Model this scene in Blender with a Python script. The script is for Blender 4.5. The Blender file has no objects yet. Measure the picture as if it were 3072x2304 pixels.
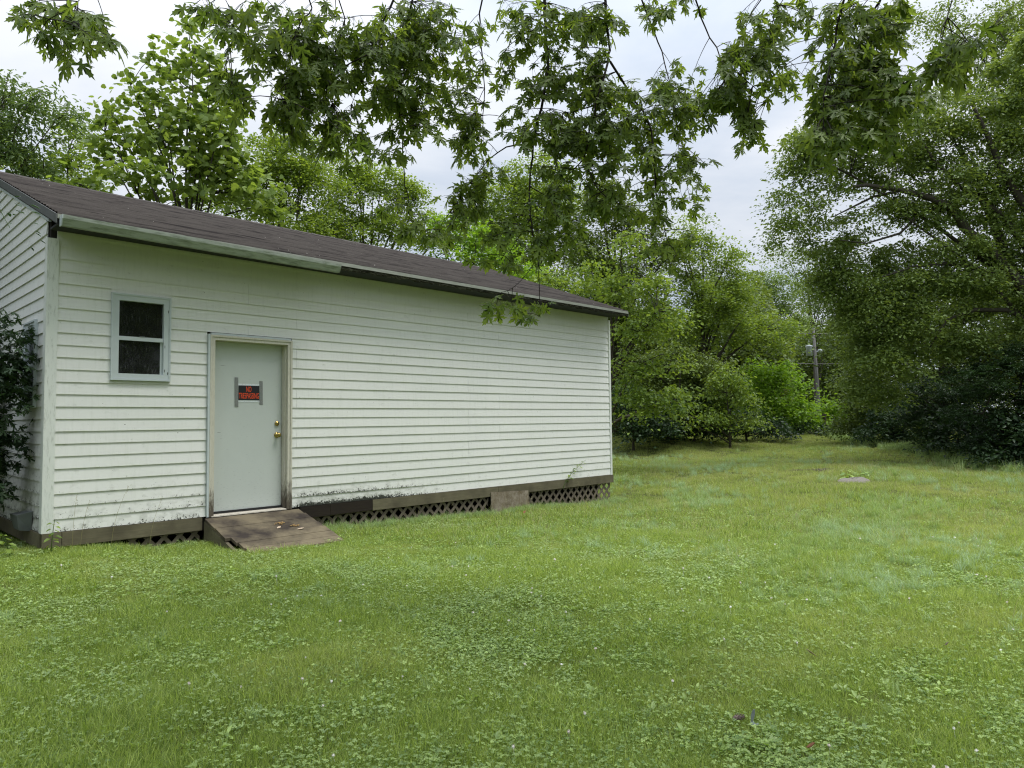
import bpy, math, random
import numpy as np
from mathutils import Matrix, Vector
SC = bpy.context.scene
COL = SC.collection
rng = np.random.default_rng(7)
random.seed(7)

# ------------------------------------------------------------------ camera
CP = np.array([-1.8054, -8.4005, 1.092])
YAW, PITCH, ROLL, FPX = .7927, .0497, -.0104, 2128.8
fw = np.array([math.sin(YAW)*math.cos(PITCH), math.cos(YAW)*math.cos(PITCH), math.sin(PITCH)])
r0 = np.array([math.cos(YAW), -math.sin(YAW), 0.0]); u0 = np.cross(r0, fw)
rt = r0*math.cos(ROLL)+u0*math.sin(ROLL); up = -r0*math.sin(ROLL)+u0*math.cos(ROLL)
cam_d = bpy.data.cameras.new('camera'); cam = bpy.data.objects.new('camera', cam_d); COL.objects.link(cam)
cam_d.sensor_width = 36.0; cam_d.lens = 36.0*FPX/3072.0; cam_d.clip_end = 600; cam_d.clip_start = .05
cam.matrix_world = Matrix(((rt[0], up[0], -fw[0], CP[0]), (rt[1], up[1], -fw[1], CP[1]), (rt[2], up[2], -fw[2], CP[2]), (0, 0, 0, 1)))
SC.camera = cam
SC.render.resolution_x, SC.render.resolution_y = 1024, 768

def at(px, py, d):          # world point that lies at this bearing and depth from the photographer
    return CP + ((px-1536)/FPX*rt-(py-1152)/FPX*up+fw)*d

# ------------------------------------------------------------------ light
W = bpy.data.worlds.new('World'); SC.world = W; W.use_nodes = True
nt = W.node_tree; nt.nodes.clear()
def N(nt, t, **k):
    n = nt.nodes.new(t)
    for a, b in k.items(): setattr(n, a, b)
    return n
def L(nt, a, b): nt.links.new(a, b)
SUN_EL, SUN_AZ = math.radians(68), math.radians(150)     # azimuth clockwise from +Y
sky = N(nt, 'ShaderNodeTexSky', sky_type='NISHITA', sun_disc=False, sun_elevation=SUN_EL, sun_rotation=SUN_AZ)
bg1 = N(nt, 'ShaderNodeBackground'); bg1.inputs[1].default_value = .10; L(nt, sky.outputs[0], bg1.inputs[0])
tc = N(nt, 'ShaderNodeTexCoord'); sx = N(nt, 'ShaderNodeSeparateXYZ'); L(nt, tc.outputs['Generated'], sx.inputs[0])
zc = N(nt, 'ShaderNodeMath', operation='MAXIMUM'); L(nt, sx.outputs[2], zc.inputs[0]); zc.inputs[1].default_value = .0
z3 = N(nt, 'ShaderNodeMath', operation='POWER'); L(nt, zc.outputs[0], z3.inputs[0]); z3.inputs[1].default_value = 2.4
mul = N(nt, 'ShaderNodeMath', operation='MULTIPLY_ADD'); L(nt, z3.outputs[0], mul.inputs[0]); mul.inputs[1].default_value = 1.25; mul.inputs[2].default_value = .475
zp = N(nt, 'ShaderNodeMath', operation='ADD'); L(nt, zc.outputs[0], zp.inputs[0]); zp.inputs[1].default_value = .12
dx = N(nt, 'ShaderNodeVectorMath', operation='DIVIDE'); L(nt, tc.outputs['Generated'], dx.inputs[0])
cx = N(nt, 'ShaderNodeCombineXYZ'); [L(nt, zp.outputs[0], cx.inputs[i]) for i in range(3)]; L(nt, cx.outputs[0], dx.inputs[1])
no = N(nt, 'ShaderNodeTexNoise'); no.inputs['Scale'].default_value = .9; no.inputs['Detail'].default_value = 7; no.inputs['Roughness'].default_value = .55
no.inputs['Distortion'].default_value = .4
L(nt, dx.outputs[0], no.inputs['Vector'])
rp = N(nt, 'ShaderNodeValToRGB'); L(nt, no.outputs[0], rp.inputs[0])
rp.color_ramp.elements[0].position = .38; rp.color_ramp.elements[0].color = (.68, .76, .88, 1)
rp.color_ramp.elements[1].position = .60; rp.color_ramp.elements[1].color = (.97, 1.0, 1.05, 1)
bg2 = N(nt, 'ShaderNodeBackground'); L(nt, rp.outputs[0], bg2.inputs[0]); L(nt, mul.outputs[0], bg2.inputs[1])
mx = N(nt, 'ShaderNodeMixShader'); mx.inputs[0].default_value = .90; L(nt, bg1.outputs[0], mx.inputs[1]); L(nt, bg2.outputs[0], mx.inputs[2])
wo = N(nt, 'ShaderNodeOutputWorld'); L(nt, mx.outputs[0], wo.inputs[0])
sd = bpy.data.lights.new('sun', 'SUN'); sd.energy = 1.5; sd.angle = math.radians(22); sd.color = (1, .97, .92)
so = bpy.data.objects.new('sun', sd); COL.objects.link(so)
sv = Vector((math.sin(SUN_AZ)*math.cos(SUN_EL), math.cos(SUN_AZ)*math.cos(SUN_EL), math.sin(SUN_EL)))
so.rotation_euler = sv.to_track_quat('Z', 'Y').to_euler(); so.location = (0, 0, 30)
vs = SC.view_settings; vs.view_transform = 'Standard'; vs.look = 'None'; vs.exposure = .78; vs.gamma = 1; vs.use_curve_mapping = False
cy = SC.cycles; cy.max_bounces = 7; cy.diffuse_bounces = 4; cy.glossy_bounces = 2; cy.transmission_bounces = 4; cy.transparent_max_bounces = 6
cy.use_denoising = True; cy.denoising_prefilter = 'NONE'; cy.denoising_input_passes = 'RGB_ALBEDO_NORMAL'; cy.filter_width = 1.15; cy.use_adaptive_sampling = False; cy.sample_clamp_indirect = 4

# ------------------------------------------------------------------ helpers
def ground_ctrl():
    return np.array([(0, 0, -.19), (1.5, 0, -.30), (2.2, -1, -.335), (2.9, -.3, -.345), (4.4, 0, -.385), (6.25, 0, -.44), (9.4, 0, -.54), (-2, -8, -.5), (2, -6, -.47), (-4, 0, -.2),
        (-4, 6, -.1), (0, 6, -.12), (9.4, 6.6, -.35), (12, -.5, -.45), (13.4, -3.07, -.26), (15.6, -1.7, -.2), (18.35, -5.2, -.31), (23.4, -1.1, .0), (28, 7, .33), (21.2, 8.3, .33),
        (32.7, 5.15, .22), (14, 4, -.3), (45, 20, .2), (60, 40, 0), (20, 30, .2), (0, 30, .1), (40, -20, -.3), (10, -20, -.5), (-20, -20, -.5), (-20, 20, 0), (8, -9, -.4), (-1, -3, -.36), (4, -3, -.42), (8, -3, -.46)])
GC = ground_ctrl()
def gh(x, y):
    x = np.asarray(x, float); y = np.asarray(y, float)
    num = np.zeros_like(x); den = np.zeros_like(x)
    for a, b, c in GC:
        d2 = (x-a)**2+(y-b)**2
        w = 1/(d2+.35)**1.7
        num += w*c; den += w
    return num/den + .012*np.sin(x*2.1+y*.7)*np.sin(y*1.7-x*.5)

def mesh_np(name, V, F, mat, parent=None, attrs=None, smooth=False, loc=None):
    me = bpy.data.meshes.new(name)
    V = np.ascontiguousarray(V, dtype=np.float32); F = np.ascontiguousarray(F, dtype=np.int32)
    n, k = F.shape
    me.vertices.add(len(V)); me.vertices.foreach_set('co', V.ravel())
    me.loops.add(n*k); me.loops.foreach_set('vertex_index', F.ravel())
    me.polygons.add(n); me.polygons.foreach_set('loop_start', np.arange(0, n*k, k, dtype=np.int32))
    if smooth: me.polygons.foreach_set('use_smooth', np.ones(n, dtype=bool))
    me.update(calc_edges=True)
    if attrs:
        for a, v in attrs.items():
            at_ = me.attributes.new(a, 'FLOAT', 'POINT'); at_.data.foreach_set('value', np.ascontiguousarray(v, dtype=np.float32))
    if mat: me.materials.append(mat)
    o = bpy.data.objects.new(name, me); COL.objects.link(o)
    if parent: o.parent = parent
    return o

class MB:
    def __init__(s): s.v = []; s.f = []
    def box(s, x0, x1, y0, y1, z0, z1):
        b = len(s.v); s.v += [(x0, y0, z0), (x1, y0, z0), (x1, y1, z0), (x0, y1, z0), (x0, y0, z1), (x1, y0, z1), (x1, y1, z1), (x0, y1, z1)]
        s.f += [(b, b+3, b+2, b+1), (b+4, b+5, b+6, b+7), (b, b+1, b+5, b+4), (b+1, b+2, b+6, b+5), (b+2, b+3, b+7, b+6), (b+3, b, b+4, b+7)]; return s
    def hexa(s, p):
        b = len(s.v); s.v += [tuple(q) for q in p]
        s.f += [(b, b+3, b+2, b+1), (b+4, b+5, b+6, b+7), (b, b+1, b+5, b+4), (b+1, b+2, b+6, b+5), (b+2, b+3, b+7, b+6), (b+3, b, b+4, b+7)]; return s
    def prism(s, poly, ax, a, b_):        # polygon in the two other axes swept along axis ax
        n = len(poly); b = len(s.v)
        for t in (a, b_):
            for p in poly:
                q = [p[0], p[1]]; q.insert(ax, t); s.v.append(tuple(q))
        s.f += [tuple(range(b, b+n)), tuple(range(b+2*n-1, b+n-1, -1))]
        for i in range(n): j = (i+1) % n; s.f.append((b+j, b+i, b+n+i, b+n+j))
        return s
    def tube(s, pts, rad, k=7, cap=True):
        pts = [Vector(tuple(p)) for p in pts]; b = len(s.v); n = len(pts)
        side = None
        for i, p in enumerate(pts):
            t = (pts[min(i+1, n-1)]-pts[max(i-1, 0)]).normalized()
            if side is None:
                side = t.cross(Vector((0, 0, 1)) if abs(t.z) < .9 else Vector((1, 0, 0))).normalized()
            side = (side-t*side.dot(t)).normalized(); o2 = t.cross(side)
            r = rad[i] if hasattr(rad, '__len__') else rad
            for j in range(k):
                a = 2*math.pi*j/k; s.v.append(tuple(p+side*math.cos(a)*r+o2*math.sin(a)*r))
        for i in range(n-1):
            for j in range(k):
                j2 = (j+1) % k; s.f.append((b+i*k+j, b+i*k+j2, b+(i+1)*k+j2, b+(i+1)*k+j))
        if cap: s.f.append(tuple(b+j for j in range(k))[::-1]); s.f.append(tuple(b+(n-1)*k+j for j in range(k)))
        return s
    def disc(s, c, axis, prof, k=14):     # lathe: prof = [(dist along axis, radius)]
        ax = Vector(axis).normalized(); a1 = ax.cross(Vector((0, 0, 1)) if abs(ax.z) < .9 else Vector((1, 0, 0))).normalized(); a2 = ax.cross(a1); b = len(s.v); c = Vector(c)
        for d, r in prof:
            for j in range(k):
                t = 2*math.pi*j/k; s.v.append(tuple(c+ax*d+a1*math.cos(t)*r+a2*math.sin(t)*r))
        for i in range(len(prof)-1):
            for j in range(k): j2 = (j+1) % k; s.f.append((b+i*k+j, b+i*k+j2, b+(i+1)*k+j2, b+(i+1)*k+j))
        s.f.append(tuple(b+(len(prof)-1)*k+j for j in range(k))); return s
    def build(s, name, mat, parent=None, smooth=False):
        me = bpy.data.meshes.new(name); me.from_pydata(s.v, [], s.f); me.update()
        if smooth:
            me.polygons.foreach_set('use_smooth', [True]*len(me.polygons))
        if mat: me.materials.append(mat)
        o = bpy.data.objects.new(name, me); COL.objects.link(o)
        if parent: o.parent = parent
        return o
def tag(o, label=None, cat=None, group=None, kind=None):
    if label: o['label'] = label
    if cat: o['category'] = cat
    if group: o['group'] = group
    if kind: o['kind'] = kind
    return o
def empty(name, loc=(0, 0, 0)):
    o = bpy.data.objects.new(name, None); COL.objects.link(o); o.location = tuple(loc); o.empty_display_size = .1; return o
def at_empty(name, loc):                # an Empty at a thing's base; parts are written in world coordinates
    return empty(name, loc)
def adopt(parent, *ch):
    inv = Matrix.Translation(parent.location).inverted()
    for c in ch:
        c.parent = parent; c.matrix_parent_inverse = inv

# ------------------------------------------------------------------ materials
def mat(name, build):
    m = bpy.data.materials.new(name); m.use_nodes = True; t = m.node_tree; t.nodes.clear()
    o = N(t, 'ShaderNodeOutputMaterial'); s = build(t); L(t, s, o.inputs[0]); return m
def pr(t, col=None, rough=.6, metal=0, spec=.5, bump=None):
    p = N(t, 'ShaderNodeBsdfPrincipled'); p.inputs['Roughness'].default_value = rough if not hasattr(rough, 'links') else .5
    p.inputs['Metallic'].default_value = metal; p.inputs['Specular IOR Level'].default_value = spec
    if isinstance(col, tuple): p.inputs['Base Color'].default_value = (*col, 1)
    elif col is not None: L(t, col, p.inputs['Base Color'])
    if bump is not None:
        b = N(t, 'ShaderNodeBump'); b.inputs['Strength'].default_value = bump[1]; b.inputs['Distance'].default_value = bump[2]
        L(t, bump[0], b.inputs['Height']); L(t, b.outputs[0], p.inputs['Normal'])
    return p.outputs[0]
def noise(t, scale, detail=4, rough=.55, vec=None, sc=None, dist=0):
    n = N(t, 'ShaderNodeTexNoise'); n.inputs['Scale'].default_value = scale; n.inputs['Detail'].default_value = detail; n.inputs['Roughness'].default_value = rough
    n.inputs['Distortion'].default_value = dist
    if vec is None:
        tc = N(t, 'ShaderNodeTexCoord'); vec = tc.outputs['Object']
    if sc:
        mp = N(t, 'ShaderNodeMapping'); mp.inputs['Scale'].default_value = sc; L(t, vec, mp.inputs[0]); vec = mp.outputs[0]
    L(t, vec, n.inputs['Vector']); return n.outputs[0]
def ramp(t, fac, *els):
    r = N(t, 'ShaderNodeValToRGB'); L(t, fac, r.inputs[0]); e = r.color_ramp.elements
    while len(e) < len(els): e.new(.5)
    for i, (p, c) in enumerate(els): e[i].position = p; e[i].color = (*c, 1) if len(c) == 3 else c
    return r.outputs[0]
def mix(t, f, a, b, mode='MIX'):
    m = N(t, 'ShaderNodeMix', data_type='RGBA', blend_type=mode)
    for i, v in ((0, f), (6, a), (7, b)):
        if isinstance(v, (int, float)): m.inputs[i].default_value = v
        elif isinstance(v, tuple): m.inputs[i].default_value = (*v, 1)
        else: L(t, v, m.inputs[i])
    return m.outputs[2]
def mth(t, op, a, b=None, clamp=False):
    m = N(t, 'ShaderNodeMath', operation=op, use_clamp=clamp)
    for i, v in ((0, a), (1, b)):
        if v is None: continue
        if isinstance(v, (int, float)): m.inputs[i].default_value = v
        else: L(t, v, m.inputs[i])
    return m.outputs[0]
def mrange(t, v, a, b, c=0, d=1):
    m = N(t, 'ShaderNodeMapRange'); L(t, v, m.inputs[0])
    for i, x in enumerate((a, b, c, d)): m.inputs[i+1].default_value = x
    return m.outputs[0]
def wpos(t):
    g = N(t, 'ShaderNodeNewGeometry'); return g.outputs['Position']
def sep(t, v):
    s = N(t, 'ShaderNodeSeparateXYZ'); L(t, v, s.inputs[0]); return s.outputs

def m_siding(t, side=False):
    p = wpos(t); x, y, z = sep(t, p)
    fine = noise(t, 46, 5, .7, p); mid = noise(t, 9, 4, .6, p, (1, 1, 1.6)); big = noise(t, 1.3, 3, .5, p)
    base = mix(t, big, (.72, .735, .70), (.80, .80, .765))
    st = noise(t, 7, 4, .6, p, (5, 5, .5))
    base = mix(t, mrange(t, st, .5, .8, 0, .25), base, (.52, .55, .47))
    # mildew: dense right of the door close to the ground, sparse specks elsewhere
    low = mrange(t, z, .02, .30, 1, 0)
    xr = mth(t, 'MULTIPLY', mrange(t, x, 2.6, 2.8, 0, 1), mrange(t, x, 4.0, 5.4, 1, 0))
    xl = mth(t, 'MULTIPLY', mrange(t, x, .1, 1.2, .45, .8), mrange(t, x, 1.55, 1.7, 1, 0))
    low2 = mrange(t, z, .05, .95, 1, 0)
    dens = mth(t, 'ADD', mth(t, 'MULTIPLY', low, xr), mth(t, 'MULTIPLY', mth(t, 'MULTIPLY', low2, low2), mth(t, 'ADD', mth(t, 'MULTIPLY', xl, .55), .16)))
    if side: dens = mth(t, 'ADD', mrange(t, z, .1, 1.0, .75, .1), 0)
    # dirt gathers just above each course edge
    fr = mth(t, 'FRACT', mth(t, 'DIVIDE', z, .127)); edge = mrange(t, fr, .05, .6, 1, .25)
    k = mth(t, 'ADD', mth(t, 'MULTIPLY', mth(t, 'MULTIPLY', dens, edge), .62), mth(t, 'MULTIPLY', mth(t, 'SUBTRACT', mid, .5), .55))
    speck = mrange(t, mth(t, 'ADD', fine, mth(t, 'MULTIPLY', k, .55)), .70, .78, 0, 1)
    smear = mrange(t, mth(t, 'ADD', mid, mth(t, 'MULTIPLY', dens, .35)), .62, .95, 0, .55)
    c = mix(t, smear, base, (.25, .26, .21)); c = mix(t, speck, c, (.035, .037, .03))
    few = mrange(t, noise(t, 30, 2, .5, p), .77, .79, 0, .8); c = mix(t, few, c, (.09, .09, .07))
    return pr(t, c, .42, spec=.35, bump=(noise(t, 60, 2, .5, p, (1, 1, .2)), .08, .002))
M = {}
M['siding'] = mat('vinyl_siding', m_siding)
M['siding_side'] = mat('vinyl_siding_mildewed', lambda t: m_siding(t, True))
def m_post(t):
    p = wpos(t); st = noise(t, 14, 6, .7, p, (4, 4, .6))
    c = mix(t, mrange(t, st, .52, .72, 0, .75), (.72, .745, .70), (.34, .36, .31))
    return pr(t, c, .45, spec=.35)
M['post'] = mat('corner_post_vinyl', m_post)
def m_trim(t):
    p = wpos(t); x, y, z = sep(t, p)
    g = noise(t, 22, 6, .7, p, (6, 6, .7)); zz = mrange(t, z, 0.02, .62, 1, 0)
    k = mth(t, 'ADD', mth(t, 'MULTIPLY', zz, .75), mth(t, 'SUBTRACT', g, .5))
    c = mix(t, mrange(t, g, .45, .7, 0, .55), (.60, .58, .49), (.36, .34, .27)); c = mix(t, mrange(t, k, .35, .62, 0, .93), c, (.085, .068, .05))
    return pr(t, c, .7, spec=.2, bump=(g, .3, .004))
M['trim'] = mat('weathered_door_trim', m_trim)
M['frame'] = mat('white_window_vinyl', lambda t: pr(t, mix(t, noise(t, 5, 4, .6), (.50, .56, .57), (.57, .62, .63)), .35, spec=.4))
def m_door(t):
    p = wpos(t); n = noise(t, 3.5, 5, .65, p); f = noise(t, 26, 3, .6, p, (1, 1, 3)); z = sep(t, p)[2]
    c = mix(t, n, (.50, .54, .515), (.57, .61, .58))
    c = mix(t, mrange(t, mth(t, 'ADD', f, mrange(t, z, 0, .8, .07, 0)), .64, .74, 0, .3), c, (.25, .27, .26))
    c = mix(t, mrange(t, noise(t, 13, 2, .4, p, (.4, 1, 4)), .76, .78, 0, .7), c, (.10, .10, .10))
    return pr(t, c, .38, spec=.4)
M['door'] = mat('painted_steel_door', m_door)
def wood(c1, c2, c3, sc=(3, 30, 30), wet=.35):
    def b(t):
        p = wpos(t); g = noise(t, 3.2, 8, .7, p, sc, .6); s = noise(t, 2.3, 5, .6, p)
        c = mix(t, g, c1, c2); c = mix(t, mrange(t, s, .42, .66, 0, wet), c, c3)
        oi = N(t, 'ShaderNodeObjectInfo'); c = mix(t, mth(t, 'MULTIPLY', oi.outputs['Random'], .22), c, c3)
        return pr(t, c, .8, spec=.15, bump=(g, .5, .006))
    return b
M['skirt'] = mat('weathered_skirt_wood', wood((.25, .225, .145), (.10, .088, .058), (.055, .048, .034), (1.2, 8, 14), .55))
M['skirt_dark'] = mat('black_stained_wood', wood((.030, .024, .020), (.016, .013, .012), (.04, .03, .02), (1.2, 8, 14)))
M['plank'] = mat('ramp_plank_wood', wood((.27, .225, .145), (.11, .09, .06), (.035, .028, .025), (1.1, 26, 26), .95))
M['ply'] = mat('mildewed_plywood', lambda t: pr(t, mix(t, mrange(t, noise(t, 9, 6, .75), .35, .7), mix(t, noise(t, 3, 5, .7, None, (4, 1, .6)), (.21, .165, .10), (.065, .05, .035)), (.33, .29, .235)), .85, spec=.1))
M['lattice'] = mat('grey_brown_lattice', wood((.24, .205, .165), (.13, .105, .08), (.08, .065, .05), (9, 9, 9), .5))
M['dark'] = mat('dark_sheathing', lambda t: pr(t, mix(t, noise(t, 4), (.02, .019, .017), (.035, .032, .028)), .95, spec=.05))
def m_shingle(t):
    p = wpos(t); g = noise(t, 90, 3, .8, p); s = noise(t, 3, 5, .65, p, (.5, 2.2, 2.2)); oi = N(t, 'ShaderNodeObjectInfo')
    c = mix(t, g, (.040, .035, .032), (.105, .093, .085)); c = mix(t, mrange(t, s, .48, .66, 0, .75), c, (.022, .019, .020))
    c = mix(t, mth(t, 'MULTIPLY', oi.outputs['Random'], .5), c, (.115, .102, .094))
    st = noise(t, 2.4, 4, .6, p, (.9, 9, 9)); c = mix(t, mrange(t, st, .55, .70, 0, .8), c, (.018, .016, .017))
    c = mix(t, mrange(t, noise(t, 38, 1, .3, p), .80, .81, 0, .8), c, (.4, .38, .35))
    return pr(t, c, .95, spec=.12, bump=(g, .6, .004))
M['shingle'] = mat('asphalt_shingle', m_shingle)
def m_gutter(t):
    p = wpos(t); g = noise(t, 5, 5, .65, p, (1.2, 6, 6)); c = mix(t, mrange(t, g, .42, .7), (.38, .42, .37), (.17, .20, .145))
    return pr(t, c, .5, metal=.15, spec=.4)
M['gutter'] = mat('mossy_gutter', m_gutter)
M['drip'] = mat('drip_edge_metal', lambda t: pr(t, mix(t, noise(t, 6, 5, .6, None, (1, 5, 5)), (.36, .38, .33), (.14, .15, .11)), .55, metal=.3))
M['rot'] = mat('rotted_fascia', lambda t: pr(t, ramp(t, noise(t, 9, 8, .8, None, (1, 4, 6), 1.2), (.40, (.012, .011, .010)), (.52, (.06, .055, .048)), (.66, (.30, .29, .27))), .9, spec=.1))
M['soffit'] = mat('black_rake_underside', lambda t: pr(t, (.022, .023, .027), .8))
M['rake'] = mat('grey_rake_board', lambda t: pr(t, mix(t, noise(t, 6), (.07, .075, .075), (.13, .135, .13)), .7))
M['brass'] = mat('brass', lambda t: pr(t, mix(t, noise(t, 60), (.60, .46, .17), (.28, .20, .07)), .22, metal=1))
M['threshold'] = mat('pale_threshold', lambda t: pr(t, mix(t, mrange(t, noise(t, 20, 6, .7, None, (.6, 3, 3)), .4, .7), (.62, .58, .50), (.32, .28, .22)), .6))
M['black'] = mat('black_rubber', lambda t: pr(t, (.008, .008, .009), .6))
M['sign'] = mat('sign_black_print', lambda t: pr(t, (.012, .012, .016), .4))
M['signw'] = mat('sign_white_margin', lambda t: pr(t, mix(t, mrange(t, noise(t, 160, 2, .5, None, (1, 1, .6)), .6, .62, 0, .6), (.70, .74, .76), (.25, .27, .28)), .4))
M['signr'] = mat('sign_orange_lettering', lambda t: pr(t, (.85, .085, .018), .45))
M['tape'] = mat('silver_duct_tape', lambda t: pr(t, mix(t, noise(t, 120, 3, .7), (.16, .17, .17), (.38, .39, .38)), .42, metal=.5))
def m_glass(t):
    tr = N(t, 'ShaderNodeBsdfTransparent'); tr.inputs[0].default_value = (.55, .6, .58, 1)
    gl = N(t, 'ShaderNodeBsdfGlossy'); gl.inputs['Roughness'].default_value = .06
    lw = N(t, 'ShaderNodeFresnel'); lw.inputs[0].default_value = 1.5
    m = N(t, 'ShaderNodeMixShader'); L(t, mth(t, 'MULTIPLY', lw.outputs[0], .9), m.inputs[0]); L(t, tr.outputs[0], m.inputs[1]); L(t, gl.outputs[0], m.inputs[2])
    df = N(t, 'ShaderNodeBsdfDiffuse'); df.inputs[0].default_value = (.32, .33, .32, 1)
    p = wpos(t); st = mth(t, 'MULTIPLY', mrange(t, noise(t, 26, 5, .7, p, (3, 3, .45)), .52, .75), mrange(t, noise(t, 3.2, 4, .6, p), .4, .65))
    m2 = N(t, 'ShaderNodeMixShader'); L(t, mth(t, 'ADD', mth(t, 'MULTIPLY', st, .38), .03), m2.inputs[0]); L(t, m.outputs[0], m2.inputs[1]); L(t, df.outputs[0], m2.inputs[2])
    return m2.outputs[0]
M['glass'] = mat('dirty_glass', m_glass)
M['stone'] = mat('pale_gravelly_stone', lambda t: pr(t, mix(t, noise(t, 30, 6, .8), (.07, .062, .05), (.34, .31, .265)), .9, bump=(noise(t, 24, 6, .8), .8, .02)))
M['soil'] = mat('dark_soil', lambda t: pr(t, mix(t, noise(t, 12, 5, .7), (.022, .017, .013), (.07, .055, .04)), .95))
M['bark'] = mat('grey_brown_bark', lambda t: pr(t, mix(t, noise(t, 14, 6, .7, None, (3, 3, .6)), (.035, .030, .024), (.13, .115, .095)), .9, spec=.1, bump=(noise(t, 14, 6, .7, None, (3, 3, .6)), .6, .02)))
M['twig'] = mat('dark_twig_bark', lambda t: pr(t, mix(t, noise(t, 9), (.016, .013, .011), (.05, .042, .034)), .8, spec=.2))
M['pale'] = mat('dry_leaf', lambda t: pr(t, mix(t, noise(t, 40), (.58, .49, .38), (.40, .29, .19)), .8))
M['seed'] = mat('yellow_seed', lambda t: pr(t, mix(t, noise(t, 90), (.55, .38, .16), (.32, .18, .07)), .7))
M['blossom'] = mat('clover_blossom', lambda t: pr(t, mix(t, N(t, 'ShaderNodeObjectInfo').outputs['Random'], (.86, .86, .80), (.80, .72, .66)), .7))
M['galv'] = mat('pole_wood', lambda t: pr(t, mix(t, noise(t, 6), (.10, .095, .088), (.17, .165, .155)), .8))
M['pole_can'] = mat('transformer_paint', lambda t: pr(t, (.33, .36, .38), .4))
M['wire'] = mat('cable', lambda t: pr(t, (.03, .03, .03), .6))
M['railm'] = mat('pale_metal_rail', lambda t: pr(t, (.34, .36, .37), .5))
M['vent'] = mat('grey_plastic', lambda t: pr(t, mix(t, noise(t, 12), (.12, .135, .14), (.20, .22, .22)), .6))
M['rust'] = mat('rusty_leaf', lambda t: pr(t, mix(t, noise(t, 40), (.30, .12, .05), (.16, .06, .03)), .8))
M['feather'] = mat('grey_feather', lambda t: pr(t, mix(t, noise(t, 30), (.17, .19, .20), (.34, .37, .38)), .7))
M['featherw'] = mat('white_feather', lambda t: pr(t, (.58, .64, .68), .7))
M['cone'] = mat('pine_cone', lambda t: pr(t, mix(t, noise(t, 50), (.035, .022, .018), (.30, .22, .19)), .7))
def leafmat(name, c1, c2, trans=.34, tcol=None, inst=False, spec=.35, rough=.45, c3=None):
    def b(t):
        a = N(t, 'ShaderNodeAttribute', attribute_name='rnd'); f = a.outputs['Fac']
        c = mix(t, f, c1, c2)
        if c3 is not None:
            p = wpos(t); c = mix(t, mrange(t, noise(t, .55, 3, .6, p), .45, .62, 0, .85), c, c3)
        if inst:
            a2 = N(t, 'ShaderNodeAttribute', attribute_type='INSTANCER', attribute_name='tint'); c = mix(t, a2.outputs['Fac'], c, inst)
        p = N(t, 'ShaderNodeBsdfPrincipled'); L(t, c, p.inputs['Base Color']); p.inputs['Roughness'].default_value = rough; p.inputs['Specular IOR Level'].default_value = spec
        tr = N(t, 'ShaderNodeBsdfTranslucent'); tc_ = mix(t, 1.0, c, tcol or (1.35, 1.25, .55), 'MULTIPLY'); L(t, tc_, tr.inputs[0])
        m = N(t, 'ShaderNodeMixShader'); m.inputs[0].default_value = trans; L(t, p.outputs[0], m.inputs[1]); L(t, tr.outputs[0], m.inputs[2])
        return m.outputs[0]
    return mat(name, b)
M['lf_maple'] = leafmat('silver_maple_leaf', (.11, .175, .04), (.22, .30, .075), .52, (1.5, 1.45, .6))
M['lf_tulip'] = leafmat('broad_bright_leaf', (.12, .19, .045), (.30, .39, .10), .42, (1.4, 1.4, .6))
M['lf_mid'] = leafmat('mixed_tree_leaf', (.10, .17, .038), (.27, .37, .075), .42, (1.6, 1.5, .6))
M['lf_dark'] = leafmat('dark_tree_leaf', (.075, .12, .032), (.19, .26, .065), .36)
M['lf_yel'] = leafmat('yellow_green_leaf', (.14, .25, .035), (.27, .42, .06), .45, (1.5, 1.5, .5))
M['lf_elm'] = leafmat('small_elm_leaf', (.10, .16, .042), (.29, .39, .11), .38)
M['lf_blue'] = leafmat('deep_green_and_shade_leaf', (.020, .044, .020), (.055, .10, .038), .25, (1.2, 1.3, .6))  # own deep green of the shrubs; in the undergrowth it stands in for shade
M['lf_far'] = leafmat('distant_tree_leaf', (.12, .19, .06), (.20, .29, .085), .38)
M['lf_will'] = leafmat('pale_lance_leaf', (.09, .16, .05), (.20, .29, .11), .40)
M['grass'] = leafmat('grass_blade', (.105, .18, .034), (.60, .70, .19), .42, (1.25, 1.35, .6), inst=(.50, .50, .21), spec=.3)
M['grass2'] = leafmat('long_grass_blade', (.17, .27, .08), (.50, .64, .25), .33, (1.4, 1.35, .6), inst=(.38, .52, .32), spec=.45)
M['clover'] = leafmat('clover_leaf', (.10, .19, .045), (.45, .60, .18), .30, (1.3, 1.35, .6), inst=(.36, .46, .20), spec=.4, rough=.4)
M['straw'] = leafmat('straw_seed_head', (.36, .33, .15), (.50, .45, .24), .25, (1, 1, .8))
def m_ground(t):
    p = wpos(t); a = noise(t, 1.1, 5, .6, p); f = noise(t, 45, 5, .75, p)
    c = mix(t, f, (.035, .045, .016), (.13, .16, .045)); c = mix(t, mrange(t, a, .4, .7, 0, .5), c, (.11, .12, .045))
    return pr(t, c, .95, spec=.05, bump=(f, .6, .03))
M['ground'] = mat('turf_soil', m_ground)

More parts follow.
